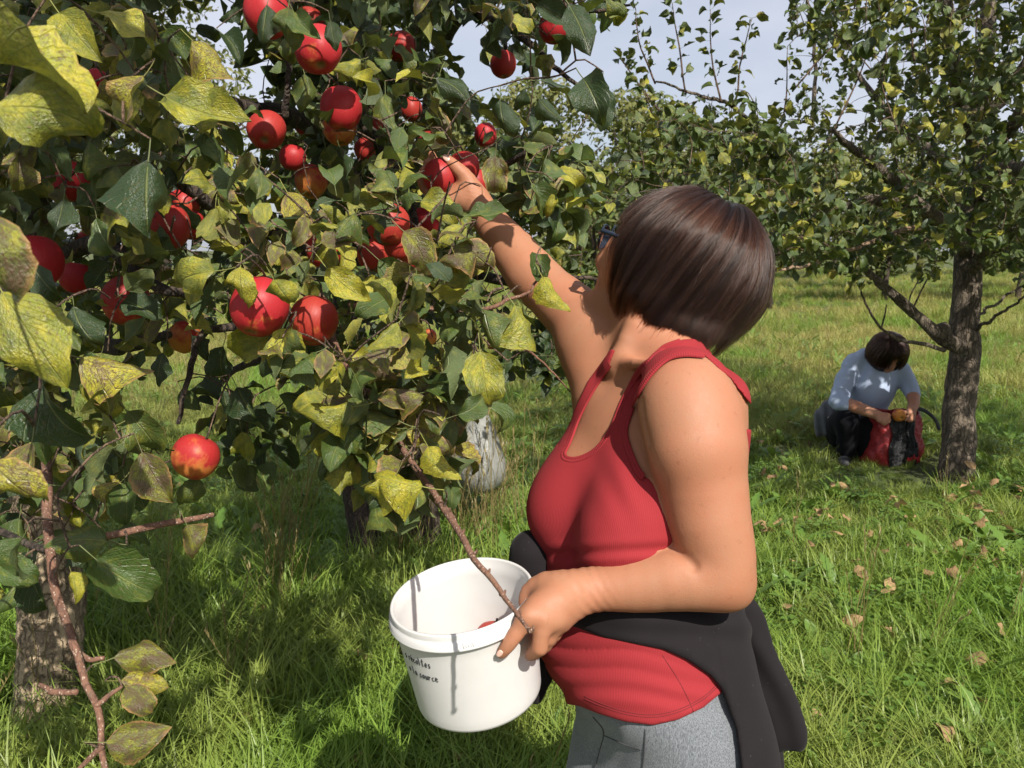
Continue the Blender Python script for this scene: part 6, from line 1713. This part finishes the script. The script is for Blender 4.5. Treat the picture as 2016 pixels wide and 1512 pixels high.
def write(text, ang, z, xh, adv, slope, rad):
    x = 0; k_ = 0
    gg = np.random.default_rng(len(text))
    for ch in text:
        if ch == ' ': x += adv * .8; continue
        for stroke in GLY[ch]:
            pp = catmull(np.array(stroke) + gg.normal(0, .04, (len(stroke), 2)), 5 * len(stroke))
            L = np.array([bk_pt(ang + (x + u * adv * .8) / bw(z), z + v * xh + slope * (x + u * adv), .0003) for u, v in pp])
            tube(mb, L, np.full(len(L), rad), 5)
        x += adv if ch != "'" else 0
a1, z1 = bk_hit(803, 1296); a2, z2 = bk_hit(811, 1321)
write("s r'ecoltes", a1 - .05, z1 + .001, .0064, .0058, .0, .0006); write('e la source', a2 - .05, z2 + .0, .0064, .0058, .0, .0006)
obj('handwriting', mb.mesh('handwriting'), M_INK, bucket)
# apples lying in the bucket
for q, (x, y, lb) in enumerate(((.030, .048, 'red apple lying at the bottom of the white bucket'),)):
    make_apple(tuple(BK_O + BK_X * x + BK_Y * y + BK_UP * .043), .036, 60 + q, 20, .3, lb, None)

# ------------------------------------------------------------------ crouching person under the right tree
KD = float((G(1665, 912) - CAM) @ FWD)
def KP(x, y, dd=0.0): return P(x, y, KD + dd)
crouch = empty('person', tuple(G(1690, 900)))
tag(crouch, 'person in a pale blue top crouching over a shopping bag in the shade', 'person')
M_SKIN2 = skin_mat('fair_skin', (.42, .22, .14), (.44, .19, .11))  # the crouching person's own skin tone, paler than the picker's
s = NM('blue_jersey'); c = s.coord('Object'); n = s.noise(c, 400, 2, .6); n2 = s.noise(c, 5, 2, .5)
M_BLUE = s.end(s.bsdf(Base_Color=s.mix(n2, (.40, .47, .62), (.34, .41, .56)), Roughness=.9, Normal=s.bump(n, .2, .001)))
M_BLACK = fleece_mat('black_trousers', (.007, .007, .009))
M_GREY = heather_mat('grey_fleece', (.065, .068, .075), (.12, .125, .135))
# torso leaning forward
kt = Shape()
kt.ball(KP(1682, 840, .22), (.17, .14, .14), k=.06)
kt.limb([KP(1690, 815, .18), KP(1708, 775, .10), KP(1722, 735, .05)], [.140, .142, .125], k=.06, n=5)
kt.ball(KP(1724, 760, .0), (.135, .10, .12), k=.06)
kt.limb([KP(1683, 716, .06), KP(1725, 705, .03), KP(1772, 728, .0)], [.062, .075, .06], k=.06, n=5)
arms = Shape()
arms.limb([KP(1681, 716, .05), KP(1664, 750, .0), KP(1650, 790, -.08)], [.064, .060, .052], k=.03, n=6)
arms.limb([KP(1772, 730, .0), KP(1786, 752, -.05), KP(1797, 776, -.12)], [.060, .054, .047], k=.03, n=6)
sleeve = Shape(); sleeve.items = kt.items + arms.items
sleeve.limb([KP(1650, 790, -.08), KP(1664, 797, -.13)], [.053, .052], k=.02)
kb = Shape()
kb.limb([KP(1650, 790, -.08), KP(1690, 803, -.2), KP(1722, 815, -.27), KP(1734, 820, -.30)], [.046, .041, .032, .028], k=.02, n=8)
kb.limb([KP(1797, 776, -.12), KP(1799, 795, -.2), KP(1794, 808, -.26)], [.043, .036, .028], k=.02, n=6)
for a_, b_, r_ in (((1738, 820, -.31), (1752, 826, -.33), .012), ((1736, 823, -.32), (1750, 831, -.34), .012), ((1733, 826, -.32), (1744, 835, -.34), .0115), ((1730, 828, -.31), (1739, 836, -.33), .010), ((1740, 816, -.30), (1752, 818, -.33), .011)):
    m_ = tuple((np.array(a_) + np.array(b_)) / 2 + (1, -1.5, -.01))
    kb.limb([KP(1733, 821, -.30), KP(*a_), KP(*m_), KP(*b_)], [.022, r_ * 1.2, r_, r_ * .8], k=.012, n=6)
kb.ball(KP(1793, 812, -.27), (.03, .03, .04), k=.02)
for x, y, x2, y2, dd in ((1790, 816, 1783, 827, -.31), (1794, 818, 1789, 829, -.30), (1797, 818, 1794, 829, -.29), (1799, 816, 1799, 826, -.28), (1787, 812, 1776, 810, -.33)):
    kb.limb([KP(1793, 812, -.27), KP(x, y, dd), KP(x2, y2, dd - .01)], [.018, .0125, .010], k=.012, n=5)
kb.limb([KP(1735, 715, .02), KP(1743, 705, -.06)], [.06, .058], k=.03)
KH = KP(1748, 694, -.10); kF = unit(np.array((.12, -.72, -.68))); kL = unit(np.cross((0, 0, 1), kF)); kU = np.cross(kF, kL)
AXK = np.array((kF, kL, kU))
kb.ball(KH, (.098, .077, .10), AXK, k=.03); kb.ball(KH + kF * .035 - kU * .045, (.075, .064, .085), AXK, k=.03)
kb.ball(KH + kF * .080 - kU * .105, (.022, .022, .018), AXK, k=.03)
kb.limb([KH + kF * .10, KH + kF * .118 - kU * .04], [.009, .014], k=.015)
for s_ in (-1, 1):
    kb.ball(KH + kF * .098 + kL * s_ * .031 + kU * .0, (.013, .017, .010), AXK, k=.012, sub=True)
    kb.limb([KH + kL * s_ * .078 + kU * .01, KH + kL * s_ * .082 - kU * .035], [.012, .009], k=.01)
kb.limb([KH + kF * .104 - kU * .07 - kL * .02, KH + kF * .11 - kU * .069, KH + kF * .104 - kU * .07 + kL * .02], [.006, .008, .006], k=.008)
l_, h_ = kb.bounds(); skin_field('body', lambda p, a=None, b=None: kb(p, a, b), l_, h_, .006, M_SKIN2, crouch)
def shirt2(p, a=None, b=None):
    d = sleeve(p, a, b) - .004
    def fin(d, q):
        x, y, _ = pix(q)
        f = .005 * np.sin((x * .35 + y * 1.0) / 3.4 + np.sin(x / 9.)) * np.exp(-((x - 1655) / 20) ** 2) + .006 * np.sin((x + y * .6) / 6.5) * np.exp(-((x - 1715) / 40) ** 2) + .004 * smooth_noise(q, 22, 6)
        return d + f
    d = near_only(d, p, fin, .03)
    return smax(d, P(0, 812, KD)[2] - .09 - p[:, 2], .01)
l_, h_ = sleeve.bounds(); skin_field('blue_top', shirt2, l_, h_, .008, M_BLUE, crouch)
kl = Shape()
kl.ball(KP(1675, 852, .22), (.17, .15, .15), k=.05)
kl.limb([KP(1655, 852, .2), KP(1658, 835, .02), KP(1668, 826, -.14)], [.105, .092, .074], k=.03, n=6)
kl.limb([KP(1668, 826, -.14), KP(1668, 860, -.08), KP(1664, 904, .0)], [.074, .068, .052], k=.02, n=6)
kl.limb([KP(1690, 856, .2), KP(1700, 845, .02), KP(1708, 838, -.12)], [.10, .088, .070], k=.03, n=6)
kl.limb([KP(1708, 838, -.12), KP(1708, 875, -.08), KP(1708, 915, -.02)], [.070, .062, .05], k=.02, n=6)
def trous2(p, a=None, b=None):
    d = kl(p, a, b)
    return near_only(d, p, lambda d, q: d + .005 * smooth_noise(q, 20, 9), .03)
l_, h_ = kl.bounds(); l_[2] = .02; skin_field('trousers', trous2, l_, h_, .009, M_BLACK, crouch)
kj = Shape(); kj.limb([KP(1638, 798, .25), KP(1622, 825, .20), KP(1616, 850, .18)], [.06, .07, .04], k=.03, n=5); kj.limb([KP(1650, 805, .2), KP(1640, 830, .15), KP(1634, 848, .12)], [.05, .05, .03], k=.04, n=5)
kj.limb([KP(1650, 812, .2), KP(1690, 815, .28), KP(1725, 812, .2)], [.05, .05, .04], k=.03, n=5)
l_, h_ = kj.bounds(); skin_field('jacket', lambda p, a=None, b=None: near_only(kj(p, a, b), p, lambda d, q: d + .008 * np.sin(pix(q)[0] / 2.6 + q[:, 2] * 9), .03), l_, h_, .009, M_GREY, crouch)
for x, y in ((1660, 913), (1708, 922)):
    ks = Shape(); ks.limb([KP(x, y - 5, .06), KP(x + 2, y - 2, -.08), KP(x + 3, y, -.17)], [.045, .046, .036], k=.02, n=5)
    l_, h_ = ks.bounds(); skin_field('shoe', lambda p, a=None, b=None, ks=ks: smax(ks(p, a, b), .004 - p[:, 2], .004), l_, h_, .008, M_SHOE, crouch)
hf2 = Shape(); hf2.ball(KH - kF * .008 + kU * .012, (.136, .132, .130), AXK, k=.03); hf2.ball(KH + kF * .01 - kU * .05, (.12, .132, .10), AXK, k=.05)
def hem2(p):
    q = p - KH
    return np.maximum(np.minimum((q @ kF) - .085 - .05 * np.abs(q @ kL) / .08, .050 - q @ kU), -(q @ kU) - .125)
h2 = hair_strands('hair', hf2, KH, unit(kU - kF * .25), hem2, 5200, crouch, M_HAIR, seed=9, rad=.0011, tmax=2.2, steps=12, layers=.012)
l_, h_ = hf2.bounds(); skin_field('hair_root', lambda p, a=None, b=None: smax(hf2(p, a, b) + .014, hem2(p) + .006, .006), l_, h_, .009, M_HAIRCAP, h2, relax=2)
make_apple(tuple(KP(1770, 817, -.33)), .043, 71, 75, .95, 'yellow red apple held over the shopping bag by the crouching person', None, stem=False)

# ------------------------------------------------------------------ shopping bag in front of that person
SBp = G(1768, 930); SD = float((SBp - CAM) @ FWD)
sbag = empty('shopping_bag', tuple(SBp)); tag(sbag, 'red and black shopping bag standing open in the grass by the trunk', 'bag')
def plast(name, a, rough, sc, st, extra=None):
    s = NM(name); c = s.coord('Object'); n = s.noise(c, sc, 4, .65, 1.2); n2 = s.noise(c, sc * 5, 3, .6)
    col = s.mix(s.ramp(n2, (.45, 0.0), (.75, .5)), a, tuple(min(1, x * 1.9 + .01) for x in a))
    return s.end(s.bsdf(Base_Color=col, Roughness=rough, Normal=s.bump(s.math('ADD', n, s.math('MULTIPLY', n2, .4)), st, .02)))
M_REDBAG = plast('red_woven_plastic', (.30, .020, .024), .4, 16, .6); M_BLKBAG = plast('black_crinkled_plastic', (.016, .016, .018), .3, 26, 1.0); M_STRAP = plast('black_webbing', (.012, .012, .013), .7, 60, .3)
bx, by = unit(np.array((1, .22, 0))), unit(np.array((-.22, 1, 0)))
g = np.random.default_rng(5)
bc = SBp + by * .14 + bx * .035
def bag_pt(u, v, dep, out=0.0):
    """u across -1..1, v up 0..1, dep front(-1) to back(1)"""
    sag = 1 + .10 * math.sin(v * 3.0) - .10 * v
    w = .168 * sag + .012 * math.sin(v * 9 + dep * 2); dd = .125 * (1 + .25 * math.sin(v * 2.9)) * (1 - .15 * v)
    h = .385 * (1 - .10 * (u + 1) / 2 * 0 - .02 * math.sin(u * 4))
    q = bc + bx * (u * w) + by * dep * (dd + out) + np.array((0, 0, v * h + .005))
    return q + bx * .012 * math.sin(v * 13 + dep * 5 + u * 2) * v
def ring(v, n=40, out=0.0):
    P_ = []
    for k in range(n):
        a = 2 * math.pi * k / n; e = .45
        ca, sa = math.cos(a), math.sin(a); u = math.copysign(abs(ca) ** e, ca); dp = math.copysign(abs(sa) ** e, sa)
        r_ = 1 + .03 * math.sin(a * 9 + v * 17) + .02 * math.sin(a * 17 - v * 31)
        P_.append(bag_pt(u * r_ * (1 + out), v, dp * r_ * (1 + out)))
    return np.array(P_)
mb = MB(); vs = np.linspace(0, 1, 22); n_ = 40
R_ = np.array([ring(v, n_) for v in vs] + [ring(v, n_, -.03) for v in vs[::-1]])
i, j = np.meshgrid(np.arange(len(R_) - 1), np.arange(n_), indexing='ij'); j2 = (j + 1) % n_
mb.add(R_.reshape(-1, 3), np.stack([i * n_ + j, i * n_ + j2, (i + 1) * n_ + j2, (i + 1) * n_ + j], -1).reshape(-1, 4))
obj('side_panel', mb.mesh('side_panel'), M_REDBAG, sbag)
# black middle panel, folded over in front
def panel(u0, u1, v0, v1, off, nu, nv, amp, name, mat, spread=.0):
    uu, vv = np.linspace(u0, u1, nu), np.linspace(v0, v1, nv); V = []
    for o_ in (off, off - .004):
        for v in vv:
            for u in uu:
                u = u + .06 * (1 - v) + spread * (1 - v) * (u - u0) / (u1 - u0)
                q = bag_pt(u, v, -1.0, o_) - by * amp * (math.sin(u * 19 + v * 23) * math.sin(v * 37 - u * 11) + .7 * math.sin(u * 41 + v * 9))
                V.append(q)
    mb = MB(); n = nu * nv; i, j = np.meshgrid(np.arange(nv - 1), np.arange(nu - 1), indexing='ij'); k = (i * nu + j).ravel()
    Q = [np.stack([k, k + 1, k + nu + 1, k + nu], -1), np.stack([k + n, k + nu + n, k + nu + 1 + n, k + 1 + n], -1)]
    e = np.concatenate([np.arange(nu), np.arange(2 * nu - 1, n, nu), np.arange(n - 2, n - nu - 1, -1), np.arange(n - 2 * nu, 0, -nu)]); e2 = np.roll(e, -1)
    Q.append(np.stack([e, e + n, e2 + n, e2], -1))
    mb.add(np.array(V), np.vstack(Q)); return obj(name, mb.mesh(name), mat, sbag)
panel(-.72, .30, .0, 1.02, .010, 26, 30, .005, 'front_panel', M_BLKBAG, .30)
panel(.0, .36, .45, 1.03, .022, 12, 16, .006, 'folded_flap', M_BLKBAG)
mb = MB(); tp = catmull([bag_pt(.35, 1.0, -1.0), bag_pt(.6, 1.10, -.9), bag_pt(.95, 1.05, -.9) + bx * .02, bag_pt(1.05, .9, -1.1) + bx * .05, bag_pt(1.1, .72, -1.2) + bx * .07], 20)
tube(mb, tp, np.full(20, .016), 8, ecc=.35); obj('strap', mb.mesh('strap'), M_STRAP, sbag)
mb = MB(); x = 0
for ch in 'metro':
    for st_ in GLY[ch]:
        pp = catmull(np.array(st_), 4 * len(st_))
        L = np.array([bag_pt(.05 + (x + u * .8) * .105 + .05, .20 + v * .06, -1.0, .019) for u, v in pp]); tube(mb, L, np.full(len(L), .0032), 5)
    x += 1 if ch != 'm' else 1.1
M_LET = NM('red_lettering'); M_LET = M_LET.end(M_LET.bsdf(Base_Color=(.75, .035, .045), Roughness=.5)); obj('lettering', mb.mesh('lettering'), M_LET, sbag)

# ------------------------------------------------------------------ pale plastic bag hanging behind the fruiting tree
HD = 4.15
pb = empty('plastic_bag', tuple(P(930, 960, HD))); tag(pb, 'pale translucent plastic bag of apples hanging behind the leaves above dry stalks', 'bag')
s = NM('pale_plastic'); c = s.coord('Object'); n = s.noise(c, 12, 4, .7, 1.5); n2 = s.noise(s.mapping(c, (3, 3, .6)), 14, 4, .65)
hh = s.math('ADD', n, n2)
b_ = s.bsdf(Base_Color=s.mix(s.ramp(n2, (.35, 0.0), (.7, 1.0)), (.27, .27, .25), (.36, .36, .33)), Roughness=.3, Normal=s.bump(hh, .35, .04))
t_ = s.node('BsdfTranslucent', Color=(.42, .43, .38)); m_ = s.node('MixShader', Fac=.3); s.l.new(b_.outputs[0], m_.inputs[1]); s.l.new(t_.outputs[0], m_.inputs[2]); M_PALE = s.end(m_)
hb = Shape()
hb.limb([P(946, 700, HD), P(946, 790, HD), P(944, 830, HD), P(940, 880, HD), P(942, 920, HD)], [.010, .020, .05, .115, .125], k=.05, n=9)
hb.ball(P(950, 925, HD), (.118, .10, .105), k=.05); hb.ball(P(905, 900, HD), (.07, .08, .09), k=.06)
hb.limb([P(880, 720, HD - .05), P(850, 775, HD), P(828, 820, HD), P(825, 860, HD)], [.03, .07, .11, .10], k=.06, n=6)
def hb_f(p, a=None, b=None):
    return near_only(hb(p, a, b), p, lambda d, q: d + .006 * np.sin(np.arctan2(q[:, 1] - P(942, 900, HD)[1], q[:, 0] - P(942, 900, HD)[0]) * 11 + q[:, 2] * 6) * .35 + .006 * smooth_noise(q, 26, 12), .04)
l_, h_ = hb.bounds(); skin_field('sack', hb_f, l_, h_, .010, M_PALE, pb)
mb = MB()
for q in range(4):
    pts_ = cast(hb, [(930 + q * 5, 896 + q * .6), (934 + q * 5, 904 + q * .6), (931 + q * 5 + (3 if q else -2), 910 + q * .6)], .008, 3.4, 5.0, 60, .7)
    if len(pts_) == 3: tube(mb, pts_, [.0045, .005, .0035], 5)
if mb.n: obj('emblem', mb.mesh('emblem'), M_INK, pb)

# ------------------------------------------------------------------ fallen leaves and windfalls in the grass
def dry_mat():
    s = NM('dry_leaf'); oi = s.n.new('ShaderNodeObjectInfo'); c = s.coord('UV')
    n = s.noise(c, 5, 4, .65); col = s.mix(oi.outputs['Random'], (.44, .27, .13), (.24, .125, .055)); col = s.mix(n, col, (.40, .27, .13))
    b = s.bsdf(Base_Color=col, Roughness=.7, Normal=s.bump(n, .4, .02)); t = s.node('BsdfTranslucent', Color=col); m = s.node('MixShader', Fac=.2); s.l.new(b.outputs[0], m.inputs[1]); s.l.new(t.outputs[0], m.inputs[2]); return s.end(m)
M_DRY = dry_mat()
g = np.random.default_rng(77); DRY_ME = []
for q in range(8):
    V_, Q_, U_ = leaf_variant(np.random.default_rng(500 + q), 7, 4); me = mesh_np('fallen_leaf', V_, quads=Q_, uv=U_); me.materials.append(M_DRY); DRY_ME.append(me)
ZONES = [([(1470, 960), (2016, 930), (2016, 1130), (1700, 1180), (1500, 1080)], 75, 'tan fallen leaf on the sunlit grass below the grey trunk', 'fallen leaves below the grey trunk'),
         ([(1500, 1150), (2016, 1130), (2016, 1512), (1620, 1512), (1600, 1350)], 15, 'tan fallen leaf in the bright grass at the lower right', 'fallen leaves in the lower right grass'),
         ([(230, 1250), (800, 1250), (1000, 1470), (1000, 1512), (20, 1512), (60, 1450)], 44, 'brown fallen leaf in the shaded grass below the bucket and left tree', 'fallen leaves in the shade at the lower left'),
         ([(480, 1020), (680, 1030), (660, 1230), (420, 1230)], 10, 'brown fallen leaf in the dark grass left of the two dark stems', 'fallen leaves left of the dark stems'),
         ([(1460, 850), (1640, 800), (1640, 940), (1480, 960)], 12, 'tan fallen leaf in the shade left of the crouching person', 'fallen leaves beside the crouching person')]
for poly, n, lb, gr in ZONES:
    for x, y in rand_in(poly, n, g):
        o_ = G(x, y, .115) + np.array((0, 0, g.uniform(-.03, .03)))
        o = bpy.data.objects.new('fallen_leaf', DRY_ME[int(g.integers(8))]); COL.objects.link(o)
        L = g.uniform(.050, .086); o.location = o_; o.scale = (L, L, L); o.rotation_euler = (g.normal(0, .55), g.normal(0, .55), g.uniform(0, 6.28))
        tag(o, lb, 'leaf', gr)
make_apple(tuple(G(1973, 911, .045)), .036, 80, 60, .5, 'windfall apple in the grass right of the grey trunk', 'windfall apples', stem=False)
make_apple(tuple(G(1690, 1178, .05)), .030, 81, 40, .0, 'red windfall apple nearly buried in the bright grass', 'windfall apples', stem=False)
